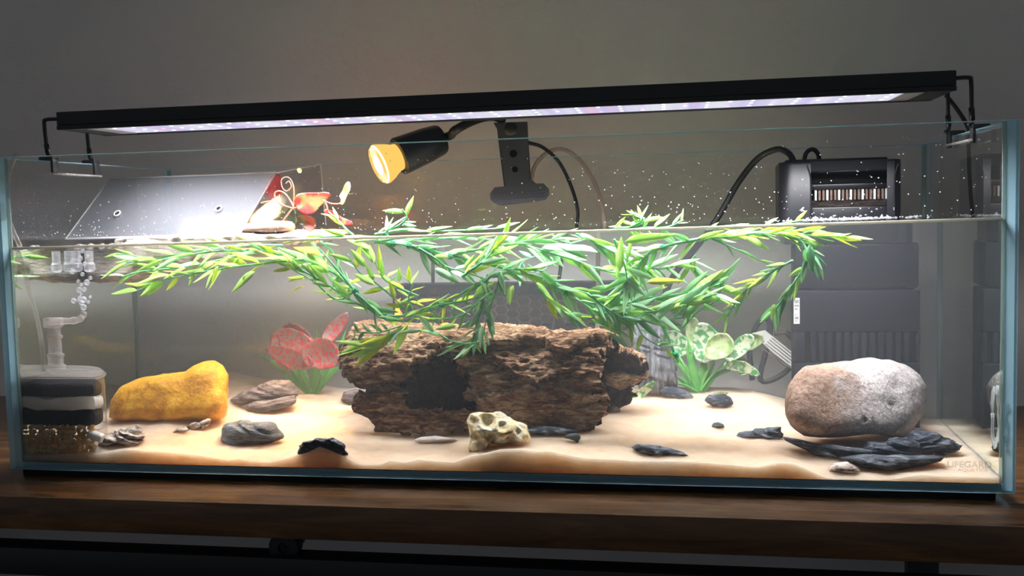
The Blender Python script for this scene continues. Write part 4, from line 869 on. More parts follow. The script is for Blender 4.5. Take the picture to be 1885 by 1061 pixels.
# ------------------------------------------------------------------ goldfish
def fish(label, head, tail, Y, wpx, dorsal):
    h, t = P(*head, Y), P(*tail, Y-0.004); ax = (t-h); Ln = ax.length; ax.normalize(); sc = px_scale(head[0], head[1], Y)
    f = thing('goldfish', h.lerp(t, 0.5), label, 'fish', 'goldfish behind the log')
    up = Vector(dorsal); up = (up-ax*up.dot(ax)).normalized(); sd = ax.cross(up); vs = []; fs = []; n = 14; R_ = wpx*sc*0.5
    prof = [(0, .05), (.03, .32), (.08, .58), (.16, .82), (.28, 1), (.42, .98), (.56, .78), (.68, .52), (.76, .34), (.80, .28)]
    for q, r in prof:
        for k in range(n): a = 2*PI*k/n; vs.append(h+ax*(q*Ln)+up*(r*R_*math.cos(a))+sd*(r*R_*0.62*math.sin(a)))
    for i in range(len(prof)-1):
        for k in range(n): fs.append((i*n+k, i*n+(k+1) % n, (i+1)*n+(k+1) % n, (i+1)*n+k))
    fs.append(tuple(range(n))[::-1]); fs.append(tuple((len(prof)-1)*n+k for k in range(n)))
    mesh('body', vs, fs, M['flesh'], f)
    def finm(name, pts):
        a = [h+ax*(x*Ln)+up*(y*R_)+sd*(z*R_) for x, y, z in pts]; th = sd*(0.06*R_); m_ = len(a)
        mesh(name, [p+th for p in a]+[p-th for p in a], [tuple(range(m_)), tuple(range(m_, 2*m_))[::-1]]+[(i, (i+1) % m_, m_+(i+1) % m_, m_+i) for i in range(m_)], M['fin'], f, False)
    finm('tail_fin', [(.78, .25, 0), (.88, .7, .1), (1.0, 1.0, .2), (.94, .25, .1), (.94, -.25, -.1), (1.0, -1.0, -.2), (.88, -.7, -.1), (.78, -.25, 0)])
    finm('dorsal_fin', [(.28, .92, 0), (.36, 1.5, .1), (.52, 1.3, .1), (.62, .62, 0)])
    finm('belly_fin', [(.40, -.9, .2), (.50, -1.35, .3), (.54, -.8, .2)])
    finm('side_fin', [(.24, -.2, .6), (.36, -.6, 1.0), (.38, -.1, .62)])
    for s_ in (-1, 1):
        vs, fs = lathe_geo(h+ax*(.09*Ln)+up*(.18*R_)+sd*(s_*.36*R_), sd*s_, [(0, .14*R_), (.06*R_, .12*R_), (.1*R_, .05*R_)], 10); mesh('eye', vs, fs, M['eye'], f)
fish('orange goldfish hanging nose down before the honeycomb box, partly behind vine leaves', (733, 606), (731, 548), 0.22, 15, (0.9, -0.5, 0))
fish('yellow-orange goldfish swimming level just above the top of the log', (843, 604), (790, 600), 0.205, 11, (0, 0, 1))

# ------------------------------------------------------------------ corner box filter
cf = thing('corner_filter', P(104, 842, 0.03), 'clear plastic box filter with black sponges, white floss and yellow gravel in a tank corner', 'filter')
FX0, FX1, FY0, FY1 = P(30, 760, 0.013).x, P(179, 760, 0.013).x, 0.0125, 0.082
FZ0, FZ1 = P(104, 843, 0.0125).z, P(104, 694, 0.0125).z
bm = bmesh.new()
def ring(z, ins, nq=5, r=0.010):
    """quarter-round footprint: straight along the front and left panes, curved towards the room's middle"""
    rx, ry = FX1-FX0-ins*2, FY1-FY0-ins*2; pts = []; n = nq*4+4; e = 2/2.7
    for q in range(n+1):
        a = PI/2*q/n; pts.append((FX0+ins+rx*math.cos(a)**e, FY0+ins+ry*math.sin(a)**e, z))
    for q in range(3): a = PI/2*(q+1)/4; pts.append((FX0+ins+.004-.004*math.sin(a), FY0+ins+.004-.004*math.sin(PI/2-a) if False else FY0+ins+.004*(1-math.sin(a)), z))
    for q in range(1, n): pts.append((lerp(FX0+ins+.004, FX1-ins, q/n), FY0+ins, z))
    return pts
def loft(name, rings, m, parent, cap0=True, cap1=True, smooth=True):
    vs = [p for r in rings for p in r]; n = len(rings[0]); fs = []
    for j in range(len(rings)-1):
        for i in range(n): fs.append((j*n+i, j*n+(i+1) % n, (j+1)*n+(i+1) % n, (j+1)*n+i))
    if cap0: fs.append(tuple(range(n))[::-1])
    if cap1: fs.append(tuple((len(rings)-1)*n+i for i in range(n)))
    o = mesh(name, vs, fs, m, parent, smooth); o.data.set_sharp_from_angle(angle=0.7); return o
FH = FZ1-FZ0; zz = lambda t: FZ0+FH*t
loft('container', [ring(zz(0), 0.003), ring(zz(0.02), 0.0005), ring(zz(0.03), 0), ring(zz(0.345), 0), ring(zz(0.35), 0.0012), ring(zz(0.365), 0.0012), ring(zz(0.37), 0), ring(zz(0.97), 0), ring(zz(0.975), 0.001)], M['box'], cf, True, False)
tube('rim_band', ring(zz(0.99), -0.0006)+[ring(zz(0.99), -0.0006)[0]], 0.0014, M['lid'], cf, 6, curve=False)
tube('rim_band', ring(zz(0.355), -0.0003)+[ring(zz(0.355), -0.0003)[0]], 0.0008, M['lid'], cf, 6, curve=False)
tube('rim_band', ring(zz(0.01), 0.001)+[ring(zz(0.01), 0.001)[0]], 0.0012, M['lid'], cf, 6, curve=False)
loft('lid', [ring(zz(1.0), 0.001), ring(zz(1.03), 0.001), ring(zz(1.06), 0.006), ring(zz(1.07), 0.014, r=0.016)], M['lid'], cf)
def wavy(name, t0, t1, m, amp, ins=0.0032, seed=0):
    rs = []
    for k in range(7):
        t = lerp(t0, t1, k/6); e = ins+0.0012+0.003*(abs(k/3-1)**4)
        rs.append([(x, y, z+amp*noise.noise(Vector((x*60, y*60, seed+k*.1)))) for x, y, z in ring(zz(t), e, 10)])
    return loft(name, rs, m, cf)
wavy('black_sponge', 0.74, 0.90, M['sponge'], 0.001, seed=1); wavy('white_floss', 0.585, 0.735, M['floss'], 0.003, 0.002, seed=4); wavy('black_sponge', 0.385, 0.575, M['sponge'], 0.001, seed=6)
bmi = bmesh.new(); bmesh.ops.create_icosphere(bmi, subdivisions=1, radius=1)
PEB = []
for k in range(4):
    me = bpy.data.meshes.new('gravel'); b2 = bmi.copy()
    for v_ in b2.verts: v_.co *= 1+0.3*noise.noise(v_.co*1.7+Vector((k*7, 0, 0)))
    b2.to_mesh(me); b2.free(); me.materials.append(M['gravel%d' % k])
    for p_ in me.polygons: p_.use_smooth = True
    PEB.append(me)
bmi.free(); rnd = random.Random(3)
for layer in range(6):
    for k in range(24):
        o = bpy.data.objects.new('gravel', rnd.choice(PEB)); COL.objects.link(o); o.parent = cf
        if k < 20: x, y = lerp(FX0+.006, FX1-.006, (k+rnd.random()*.8)/20), FY0+0.0042+rnd.random()*.002
        else: x, y = rnd.uniform(FX0+.008, FX1-.012), rnd.uniform(FY0+.01, FY0+.02)
        r = rnd.uniform(0.0022, 0.0034)
        if layer == 4 and abs(x-(FX0+FX1)/2) > 0.018 and rnd.random() < .5: r *= .7
        o.location = Vector((x, y, zz(0.03)+0.0028+layer*0.0046+rnd.uniform(0, .001)))-cf.location
        o.scale = (r*1.25, r, r*0.95); o.rotation_euler = (rnd.random()*3, rnd.random()*3, rnd.random()*3)
a_ = P(163, 798, 0.018); lathe('ceramic_ring', a_, (0.9, 0.1, -0.35), [(0, .004), (.001, .0048), (.014, .0048), (.015, .004)], M['ceramic'], cf, 16)
a_ = P(72, 795, 0.019); lathe('ceramic_ring', a_, (0.2, 0.1, -0.9), [(0, .002), (.001, .0028), (.009, .0028), (.010, .002)], M['ceramic'], cf, 14)
YT = 0.045; tp = P(99, 600, YT); tb = Vector((tp.x, YT, zz(1.05)))
lathe('riser_tube', tb, (0, 0, 1), [(0, .0098), (.004, .0098), (.0045, .0078), (.012, .0078), (.0125, .0088), (.015, .0088), (.0155, .0068), (.030, .0068), (.0305, .0082), (.033, .0082), (.0335, .0066), (tp.z-tb.z+.004, .0066)], M['tubing'], cf, 20)
tube('outlet_elbow', [P(92, 594, YT), P(104, 592, YT), P(130, 591, YT), P(144, 589, YT), P(152, 582, YT), P(154, 574, YT)], lambda t: 0.0034+0.0004*math.sin(t*30), M['tubing'], cf, 12)
box('elbow_block', P(84, 604, YT)-Vector((0, .007, 0)), P(112, 585, YT)+Vector((0, .007, 0)), M['tubing'], cf, 0.002)
YA = 0.026
al = tube('airline_tube', [P(28, 287, -0.003, True), P(22, 300, 0.012, True), P(12, 330, 0.02, True), P(6, 362, 0.022, True), P(12, 392, 0.024, True), P(24, 425, YA, True), P(36, 452, YA, True)]+[P(a, b, YA) for a, b in ((42, 490), (55, 540), (68, 585), (76, 630), (79, 660), (80, 684))], 0.0023, M['tubing'], None, 10)
tag(al, 'clear flexible airline tube curving down from the rim to the corner filter', 'tube')
sc_ = thing('suction_cup', P(4, 385, 0.012, True), 'clear suction cup holding the airline tube against the front glass', 'suction cup')
lathe('cup', P(4, 388, 0.010, True), (0, 1, 0), [(0, .009), (.001, .0088), (.004, .005), (.006, .003)], M['tubing'], sc_, 20)
lathe('clip', P(4, 372, 0.018, True), (0, 1, 0.2), [(0, .004), (.006, .004)], M['tubing'], sc_, 14)
# bubbles
bmi = bmesh.new(); bmesh.ops.create_icosphere(bmi, subdivisions=2, radius=1); bme = bpy.data.meshes.new('air_bubble'); bmi.to_mesh(bme); bmi.free(); bme.materials.append(M['bubble'])
for p_ in bme.polygons: p_.use_smooth = True
def bubble(p, r, label, group):
    o = bpy.data.objects.new('air_bubble', bme); COL.objects.link(o); o.location = p; o.scale = (r, r, r); tag(o, label, 'bubble', group)
rnd = random.Random(11)
for a, b in [(154, 566), (150, 558), (148, 550), (143, 553), (137, 554), (156, 552), (162, 556), (168, 547), (150, 542), (146, 534), (155, 533), (149, 524), (158, 520), (143, 518), (134, 500), (152, 505), (164, 498), (157, 486), (142, 490), (166, 512), (148, 476), (160, 472), (136, 480), (153, 462)]:
    bubble(P(a+rnd.uniform(-2, 2), b, YT+rnd.uniform(-.006, .01)), rnd.uniform(.0014, .0034), 'air bubble in the column rising from the corner filter outlet', 'air bubbles rising from the filter outlet')
for k in range(34):
    x = 0.012+0.15*rnd.random()**1.5; y = T+0.004+0.012*rnd.random()**2; r = rnd.uniform(.0012, .0034)
    bubble((x, y+r*.6, zw(x)+r*0.1), r, 'clear bubble floating on the water near the corner filter', 'bubbles floating at the water line')

# ------------------------------------------------------------------ floating dock
YD0, YD1 = 0.168, 0.296
dock = thing('basking_dock', P(250, 480, 0.19), 'rough grey stone-textured dock at the water surface by the corner filter', 'dock')
def dock_body():
    outl = [(-60, 470), (60, 466), (150, 464), (260, 462), (400, 455), (500, 448), (560, 445), (548, 458), (500, 466), (430, 478), (330, 498), (235, 518), (180, 526), (90, 520), (40, 524), (0, 516), (-60, 512)]
    nu, nv = 240, 64; vs = []; fs = []
    x0, x1 = T+0.006, P(552, 450, YD0).x
    bot = sorted((p.x, p.z) for p in (P(a, b, YD0) for a, b in ((-60, 512), (0, 516), (40, 524), (90, 520), (180, 526), (235, 518), (330, 498), (430, 478), (500, 466), (552, 456))))
    top = [(x0, .2175), (.08, .2185), (.16, .220), (x1-.01, .2195), (x1, .215)]
    for i in range(nu+1):
        x = lerp(x0, x1, i/nu); zb_, zt_ = interp(bot, x), interp(top, x); e = sm(0, .02, x1-x)
        y0_ = lerp(.2, YD0, e)+0.008*noise.noise(Vector((x*30, 1, 0))); y1_ = YD1
        for j in range(nv):
            a = 2*PI*j/nv; ca, sa = math.cos(a), math.sin(a); q = lambda c: math.copysign(abs(c)**0.35, c)
            y = (y0_+y1_)/2+(y1_-y0_)/2*q(ca); z = (zb_+zt_)/2+(zt_-zb_)/2*q(sa)
            d = noise.fractal(Vector((x*45, y*45, z*200)), 1.0, 2.0, 4)*0.0026+0.0022*noise.noise(Vector((x*14, y*8, z*330)))
            s_ = -1 if ca < 0 else 1
            vs.append((x, y+s_*d*(1 if abs(sa) < .8 else .3), z+(0.4*d if sa > 0 else -d)))
    for i in range(nu):
        for j in range(nv): fs.append((i*nv+j, i*nv+(j+1) % nv, (i+1)*nv+(j+1) % nv, (i+1)*nv+j))
    fs.append(tuple(range(nv))); fs.append(tuple(nu*nv+j for j in range(nv)))
    mesh('stone_slab', vs, fs, M['cork'], dock)
dock_body()
slab('upper_ledge', [(440, 428), (450, 412), (490, 408), (535, 407), (543, 416), (538, 427), (500, 432)], M['ledge'], 0.20, 0.030, dock, amp=0.0016, freq=60, boxy=0.5, n=48, k=18)
for a in (140, 163): lathe('suction_peg', P(a, 462, 0.15), (0, 0, -1), [(0, .0045), (.012, .0045), (.014, .006), (.02, .006), (.022, .004)], M['bubble'], dock, 14)

# clear basking cover: sloped sheet with two holes and an upright side sheet
cv = thing('basking_cover', P(310, 440, 0.12, True), 'clear acrylic cover with a sloping sheet that mirrors the light, standing on the stone dock', 'cover')
def sheet(name, quad, m, th, holes=()):
    a, b, c, d = [Vector(q) for q in quad]; n_ = (b-a).cross(d-a).normalized()*th
    bm = bmesh.new(); N1, N2 = 40, 20; grid = {}
    mesh_vs = []; fs = []
    for s_ in (0, 1):
        for j in range(N2+1):
            for i in range(N1+1): mesh_vs.append(a.lerp(b, i/N1).lerp(d.lerp(c, i/N1), j/N2)+n_*s_)
    h = (N1+1)*(N2+1)
    for j in range(N2):
        for i in range(N1):
            q = (j*(N1+1)+i, j*(N1+1)+i+1, (j+1)*(N1+1)+i+1, (j+1)*(N1+1)+i)
            fs.append(q); fs.append(tuple(h+k for k in q[::-1]))
    for i in range(N1): fs.append((i, h+i, h+i+1, i+1)); k = N2*(N1+1)+i; fs.append((k, k+1, h+k+1, h+k))
    for j in range(N2): k = j*(N1+1); k2 = k+N1+1; fs.append((k, k2, h+k2, h+k)); fs.append((k+N1, h+k+N1, h+k2+N1, k2+N1))
    bm.free(); return mesh(name, mesh_vs, fs, m, cv, False)
A0, A1, A2, A3 = P(202, 330, .238, True), P(508, 317, .238, True), P(440, 431, .172, True), P(121, 440, .172, True)
sheet('sloped_sheet', (A0, A1, A2, A3), M['acrylic'], 0.0022)
def edge_line(pts, r=0.0009): tube('sheet_edge', pts, r, M['rim'], cv, 6, curve=False)
edge_line([A0, A1, A2, A3, A0])
for hx, hy in ((218, 394), (402, 387)):
    fu, fv = (hx-202)/306, (hy-325)/110; ctr = None
    best = 9e9
    for i in range(81):
        for j in range(41):
            q = A0.lerp(A1, i/80).lerp(A3.lerp(A2, i/80), j/40); d_ = (q-CAM).normalized()-ray(hx, hy)
            if d_.length < best: best = d_.length; ctr = q
    ux = (A1-A0).normalized(); uy = (A3-A0); uy = (uy-ux*uy.dot(ux)).normalized(); nn = uy.cross(ux).normalized()
    if nn.y > 0: nn = -nn
    tube('hole_rim', [ctr+nn*0.0022+ux*(.0034*math.cos(a*PI/8))+uy*(.0038*math.sin(a*PI/8)) for a in range(17)], 0.0009, M['rim'], cv, 6, curve=False)
    vs, fs = lathe_geo(ctr+nn*0.0016, nn, [(0, .0010), (.0008, .0026)], 16); mesh('hole', [v_ for v_ in vs], fs, M['matte'], cv)
B0, B1, B2, B3 = P(506, 319, .242, True), P(590, 303, .290, True), P(600, 415, .290, True), P(444, 430, .176, True)
sheet('side_sheet', (B0, B1, B2, B3), M['acrylic_side'], 0.002)
edge_line([B0, B1, B2], 0.0008)

# ------------------------------------------------------------------ red ivy on the dock
iv = thing('red_ivy', P(505, 425, 0.19, True), 'artificial ivy sprig with red and olive leaves and curled tendrils behind the clear cover', 'plant')
DP = lambda a, b, y: P(a, b, y, True)
def dbroad(*a, **k):
    global P
    keep_ = P
    P = lambda px, py, Y, dry=True: keep_(px, py, Y, True)
    try: return broad(*a, **k)
    finally: P = keep_
dbroad(iv, [(476, 372), (486, 345), (500, 322), (514, 318), (520, 340), (518, 362), (505, 378), (488, 380)], 0.262, M['ivy_red'])
dbroad(iv, [(484, 385), (498, 374), (520, 375), (540, 380), (548, 400), (545, 418), (520, 412), (498, 408)], 0.255, M['ivy_green'])
dbroad(iv, [(540, 372), (545, 358), (560, 355), (585, 355), (612, 353), (606, 366), (590, 380), (580, 392), (565, 396), (548, 388)], 0.185, M['ivy_red'], cup=.006)
dbroad(iv, [(540, 392), (562, 396), (580, 402), (582, 420), (570, 428), (552, 414)], 0.195, M['ivy_green'])
dbroad(iv, [(592, 384), (602, 384), (620, 394), (640, 407), (658, 411), (648, 415), (632, 415), (612, 406), (598, 394)], 0.175, M['ivy_red'], cup=.004)
dbroad(iv, [(624, 362), (630, 352), (638, 334), (645, 333), (645, 350), (638, 362), (632, 378), (626, 380), (628, 366)], 0.175, M['ivy_gold'], cup=.002)
dbroad(iv, [(546, 312), (551, 309), (556, 313), (554, 319), (549, 318)], 0.21, M['ivy_gold'], cup=.001)
def vinelet(pts, y, r=0.0009): tube('tendril', [DP(a, b, y) for a, b in pts], r, M['tendril'], iv, 6)
vinelet([(505, 428), (535, 388), (540, 382), (528, 360), (515, 352), (506, 356), (508, 368), (522, 378)], .197)
vinelet([(480, 374), (500, 371), (520, 378), (540, 384)], .197)
vinelet([(540, 382), (541, 350), (536, 332), (527, 326), (518, 332), (520, 346), (528, 352), (536, 344), (532, 334), (526, 338)], .20, .0007)
vinelet([(595, 368), (606, 374), (620, 376), (628, 374)], .178); vinelet([(595, 368), (601, 378), (603, 388)], .178); vinelet([(540, 384), (565, 378), (595, 368)], .186)

# ------------------------------------------------------------------ strip light over the tank
lb = thing('strip_light', ((LED_X0+LED_X1)/2, (LED_Y0+LED_Y1)/2, LED_Z0), 'long slim black LED light bar on wire legs bridging the tank', 'light')
bm = bmesh.new(); zt = LED_Z1
add_box(bm, (LED_X0, LED_Y0, LED_Z0+0.004), (LED_X1, LED_Y1, zt), 0.001)
bm_obj('housing', bm, M['black'], lb, True, 0.7)
bm = bmesh.new()
add_box(bm, (LED_X0, LED_Y0, LED_Z0-0.0005), (LED_X1, LED_Y0+0.005, LED_Z0+0.0038)); add_box(bm, (LED_X0, LED_Y1-0.004, LED_Z0-0.0005), (LED_X1, LED_Y1, LED_Z0+0.0038))
bm_obj('bezel', bm, M['black'], lb)
for xa, xb in ((LED_X0, LED_X0+0.022), (LED_X1-0.022, LED_X1)): box('end_plate', (xa, LED_Y0+.0052, LED_Z0-0.0003), (xb, LED_Y1-.0042, LED_Z0+0.0038), M['black'], lb, 0.0008)
for xa, xb in ((LED_X0+.0222, LED_X0+.040), (LED_X1-.040, LED_X1-.0222)): box('end_reflector', (xa, LED_Y0+.0052, LED_Z0+0.0005), (xb, LED_Y1-.0042, LED_Z0+0.0038), M['chrome'], lb, 0.0008)
box('diffuser', (LED_X0+0.0402, LED_Y0+0.0052, LED_Z0+0.0012), (LED_X1-0.0402, LED_Y1-0.0042, LED_Z0+0.0038), M['led_panel'], lb)
bmi = bmesh.new(); add_box(bmi, (-.0018, -.0018, -.0008), (.0018, .0018, 0), .0004, 1); chips = []
for mm in ('led_chip', 'led_blue', 'led_pink'):
    me = bpy.data.meshes.new('led_chip'); bmi.to_mesh(me); me.materials.append(M[mm]); chips.append(me)
bmi.free()
for r_ in range(3):
    for k in range(38):
        o = bpy.data.objects.new('led_chip', chips[(0, 0, 1, 0, 2, 0)[(k+r_*2) % 6]]); COL.objects.link(o); o.parent = lb
        o.location = Vector((lerp(LED_X0+.05, LED_X1-.05, k/37), LED_Y0+0.022+r_*0.023, LED_Z0+0.0011))-lb.location
def wire_leg(x_end, x_out, x_foot, y, zf):
    pts = [(x_end, y, LED_Z0+.011), (lerp(x_end, x_out, .85), y, LED_Z0+.011), (x_out, y, LED_Z0+.0075), (lerp(x_out, x_foot, .5), y, lerp(LED_Z0, zf, .5)), (x_foot, y, zf+.006), (x_foot+(x_end-x_out)*.25, y, zf+.003)]
    o = tube('wire_leg', pts, 0.0019, M['black'], lb, 8, seg=4)
    tube('rubber_sleeve', [(lerp(x_out, x_foot, .45), y, lerp(LED_Z0, zf, .45)), (lerp(x_out, x_foot, .98), y, zf+.008)], 0.0026, M['plastic'], o, 8, curve=False)
for side, (xe, xo, xf) in enumerate(((LED_X0, .0015, .0035), (LED_X1, .8885, .8895))):
    for y in (0.0935, 0.171): wire_leg(xe, xo, xf, y, H+.0006+(.002 if side == 0 else -.002))
    dz = .002 if side == 0 else -.0018; s_ = 1 if side == 0 else -1; ex = T if side == 0 else W-T
    for y in (0.0935, 0.171):
        bm = bmesh.new(); xo2 = -0.0035 if side == 0 else W+0.0035; xi = ex+s_*0.0035
        add_box(bm, (min(xo2, xi), y-.006, H+0.0004+dz), (max(xo2, xi), y+.006, H+.0044+dz), .001)
        add_box(bm, (min(xi, xi-s_*.003), y-.005, H-.012+dz), (max(xi, xi-s_*.003), y+.005, H+.0012+dz), .0008)
        bm_obj('rim_hook', bm, M['black'], lb, True, .7)
    tube('hook_bar', [(ex+s_*.0045, .0885, H-.011), (ex+s_*.0045, .176, H-.011)], .0011, M['tubing'], lb, 6, curve=False)
lb.rotation_euler = (0, -0.0047, LED_TURN)
cb = tube('light_cable', [P(1742, 176, .205, True), P(1765, 206, .22, True), P(1782, 236, .24, True), P(1783, 262, .335, True), P(1784, 310, .345, True), P(1787, 360, .345, True), P(1790, 395, .345, True), P(1790, 470, .345, True), P(1785, 600, .35, True), P(1770, 745, .36, True)], .0021, M['rubber'], None, 8)
tag(cb, 'thin black cable from the light bar dropping behind the tank', 'cable')

# ------------------------------------------------------------------ clamp heat lamp
YL = 0.262
hl = thing('heat_lamp', P(945, 345, 0.30, True), 'black clamp heat lamp with a glowing halogen bulb, clipped to the back glass', 'lamp')
bc = P(696, 304, YL-0.012, True); ax = -BULB_N
LQ = 1.0
lathe('lamp_holder', bc+ax*0.026, ax, [(0, .0150), (.0005, .0212), (.0015, .0218), (.036, .0200), (.054, .0178), (.0565, .0165), (.0575, .008), (.0576, .002)], M['plastic'], hl, 40, 0.5)
bl = lathe('bulb_reflector', bc+ax*0.002, ax, [(0, .0232), (.002, .0236), (.004, .0232), (.010, .0212), (.016, .0178), (.020, .0160), (.026, .0150)], M['bulb_ring'], hl, 40)
lathe('bulb_face', bc+ax*0.0021, -ax, [(0, .0225), (.0008, .0218), (.0016, .0195), (.0020, .013), (.0022, .004)], M['bulb'], hl, 40)
vs, fs = [], []
lathe('bulb_core', bc+ax*0.0001, -ax, [(0, .012), (.0008, .0105), (.0012, .005)], M['bulb_core'], hl, 28)
for r in (.0135, .0160, .0185, .0210):
    u_ = ax.orthogonal().normalized(); w_ = ax.cross(u_)
    tube('bulb_ring', [bc-ax*0.0003+u_*(r*math.cos(a*PI/18))+w_*(r*math.sin(a*PI/18)) for a in range(37)], .0005, M['bulb_ring'], hl, 5, curve=False)
tail = bc+ax*(0.026+.0575)
nk = tube('gooseneck', [tail-ax*.002, tail+ax*.012, P(838, 240, .262, True), P(872, 222, .285, True), P(905, 214, .302, True), P(930, 222, .308, True)], .0052, M['rubber'], hl, 10)
c0 = P(945, 300, .303, True); k_ = px_scale(945, 300, .303)
def cl(px, py, dy=0.0): return P(px, py, .303+dy, True)
def prism(name, outline, Y0p, Y1p, m, parent):
    n = len(outline); vs = [P(a, b, Y0p, True) for a, b in outline]; d = Vector((0, Y1p-Y0p, 0)); vs += [v_+d for v_ in vs]
    o = mesh(name, vs, [tuple(range(n)), tuple(range(n, 2*n))[::-1]]+[(i, (i+1) % n, n+(i+1) % n, n+i) for i in range(n)], m, parent, False)
    bv = o.modifiers.new('soft', 'BEVEL'); bv.width = .0006; bv.segments = 2; bv.limit_method = 'ANGLE'; return o
def jaw(Ya, Yb):
    return prism('clip_jaw', [(908, 226), (970, 224), (972, 262), (976, 330), (986, 338), (1000, 338), (1009, 348), (1010, 358), (1004, 367), (990, 371), (925, 378), (912, 377), (903, 368), (902, 356), (910, 345), (930, 343), (927, 310), (921, 262), (916, 240)], Ya, Yb, M['clip'], hl)
jw = jaw(.3005, .3055); jw['label'] = 'flat clip jaw inside the tank'
for yy in (352, 357.5, 363): prism('jaw_ridge', [(908, yy+3), (1003, yy-3.5), (1003, yy-1.5), (908, yy+5)], .2993, .3012, M['clip'], jw)
for (a, b, r) in ((945, 283, 7), (948, 312, 5.5)): lathe('jaw_hole', cl(a, b, -.0031), (0, 1, 0), [(0, r*k_), (.0006, r*k_*.9), (.0007, .0002)], M['slot'], jw, 20)
lathe('swivel_screw', cl(940, 237, -.0035), (0, 1, 0), [(0, .006), (.001, .0075), (.004, .0075)], M['black'], hl, 20)
prism('clip_jaw', [(914, 232), (970, 230), (974, 300), (975, 360), (930, 362), (922, 300)], .3225, .327, M['clip'], hl)
box('clip_spring', P(918, 250, .3057, True), P(966, 232, .3057, True)+Vector((0, .0165, 0)), M['black'], hl, .001)
lamp('halogen_beam', 'SPOT', bc+BULB_N*0.004, Vector((-0.50, -0.47, -0.75)), 17.0, (1.0, 0.54, 0.17), spot_size=math.radians(84), spot_blend=1.0, shadow_soft_size=0.02)
cb = tube('lamp_cable', [P(973, 263, .309, True), P(1000, 272, .325, True), P(1030, 300, .338, True), P(1052, 345, .342, True), P(1063, 385, .342, True), P(1062, 412, .342, True), P(1052, 470, .345, True), P(1030, 640, .36, True)], .0022, M['rubber'], None, 8)
tag(cb, 'black cable curving from the lamp clip down behind the tank', 'cable')
cb = tube('cream_air_tube', [P(976, 345, .335, True), P(985, 305, .335, True), P(1010, 280, .335, True), P(1040, 276, .335, True), P(1068, 296, .335, True), P(1092, 332, .335, True), P(1106, 370, .335, True), P(1112, 408, .335, True), P(1114, 450, .338, True), P(1112, 700, .35, True)], .0025, M['cream_tube'], None, 8)
tag(cb, 'cream air tube arching beside the black lamp cable behind the glass', 'tube')

# ------------------------------------------------------------------ internal filter at the right
pf = thing('internal_filter', P(1580, 690, 0.28), 'tall black internal power filter with an open spout pouring water, by the far pane', 'filter')
h0 = P(1434, 300, .250, True); h1 = P(1662, 296, .250, True); zt = h0.z+.0005
HX0, HX1, HY0, HY1, HZ0 = h0.x, h1.x, .247, .306, .196
b0 = P(1461, 600, .247).x; b1 = P(1694, 600, .247).x
FXa, FXb = (HX0+b0)/2, (HX1+b1)/2
m0 = P(1492, 310, .250, True); m1 = P(1646, 310, .250, True); MX0, MX1, MZ1 = m0.x, m1.x, m0.z-.004
# head: two cheeks, a curved brow, a back and a floor; the mouth is really open
def cheek(xa, xb, dirn):
    bm = bmesh.new(); n = 8; r = .016; pts = []
    xo = xa if dirn > 0 else xb; xi = xb if dirn > 0 else xa
    for q in range(n+1): a = PI/2*q/n; pts.append((xo+dirn*(r-r*math.cos(a)), HY0+r-r*math.sin(a)))
    pts += [(xi, HY0), (xi, HY1), (xo, HY1)]
    zs = [HZ0, zt-.003, zt]; vs = []; fs = []
    for z in zs:
        for (x, y) in pts: vs.append((x+(dirn*.002 if z == zt and x == xo else 0), y+(.002 if z == zt and y < HY1 else 0), z))
    m_ = len(pts)
    for j in range(2):
        for i in range(m_): fs.append((j*m_+i, j*m_+(i+1) % m_, (j+1)*m_+(i+1) % m_, (j+1)*m_+i))
    fs.append(tuple(range(m_))[::-1]); fs.append(tuple(2*m_+i for i in range(m_)))
    o = mesh('cheek', vs, fs, M['plastic'], pf); o.data.set_sharp_from_angle(angle=.6)
cheek(HX0, MX0, 1); cheek(MX1, HX1, -1)
vs = []; fs = []; n = 10
for x in (MX0, MX1):
    for q in range(n+1): a = PI/2*q/n; vs.append((x, HY0+.001+.018*math.sin(a)*1.0*(1-0)+0, MZ1-.000+.0-.012*(1-math.cos(a))))
    vs += [(x, HY1, MZ1-.012), (x, HY1, zt), (x, HY0+.001, zt)]
k = len(vs)//2
fs = [(i, (i+1) % k, k+(i+1) % k, k+i) for i in range(k)]+[tuple(range(k))[::-1], tuple(range(k, 2*k))]
o = mesh('brow', vs, fs, M['plastic'], pf); o.data.set_sharp_from_angle(angle=.5)
box('lid', (HX0+.008, HY0+.02, zt), (HX1-.012, HY1-.004, zt+.003), M['plastic'], pf, .0012)
z_sl = P(1565, 338, .257, True).z; z_md = P(1565, 370, .257, True).z
box('mouth_back', (MX0, HY0+.03, HZ0), (MX1, HY1, MZ1-.012), M['slot'], pf)
box('sill', (MX0+.0002, HY0+.012, z_sl-.006), (MX1-.0002, HY0+.030, z_sl), M['plastic'], pf, .0008)
for k in range(19):
    x = lerp(MX0+.004, MX1-.004, (k+.5)/19)
    box('comb_tooth', (x-.0011, HY0+.010, z_md+.001), (x+.0011, HY0+.0295, z_sl-.0062), M['ledge'] if k % 3 else M['paper'], pf, .0004, 1)
box('media_pad', (MX0+.001, HY0+.012, z_md-.006), (MX1-.001, HY0+.0295, z_md+.001), M['brown_slate'], pf, .001)
box('spout', (MX0+.0003, HY0+.004, HZ0), (MX1-.0003, HY0+.0297, z_md-.0062), M['plastic'], pf, .001)
for x0_, s_ in ((MX0, -1), (MX1, 1)): tube('mouth_rim', [(x0_+s_*.004, HY0+.0005, zt-.004), (x0_+s_*.001, HY0-.0003, MZ1-.002), (x0_, HY0-.0004, z_sl), (x0_, HY0-.0004, HZ0+.02)], .0009, M['plastic'], pf, 6)
tube('mouth_rim', [(MX0, HY0+.001, MZ1), (MX1, HY0+.001, MZ1)], .0008, M['plastic'], pf, 6, curve=False)
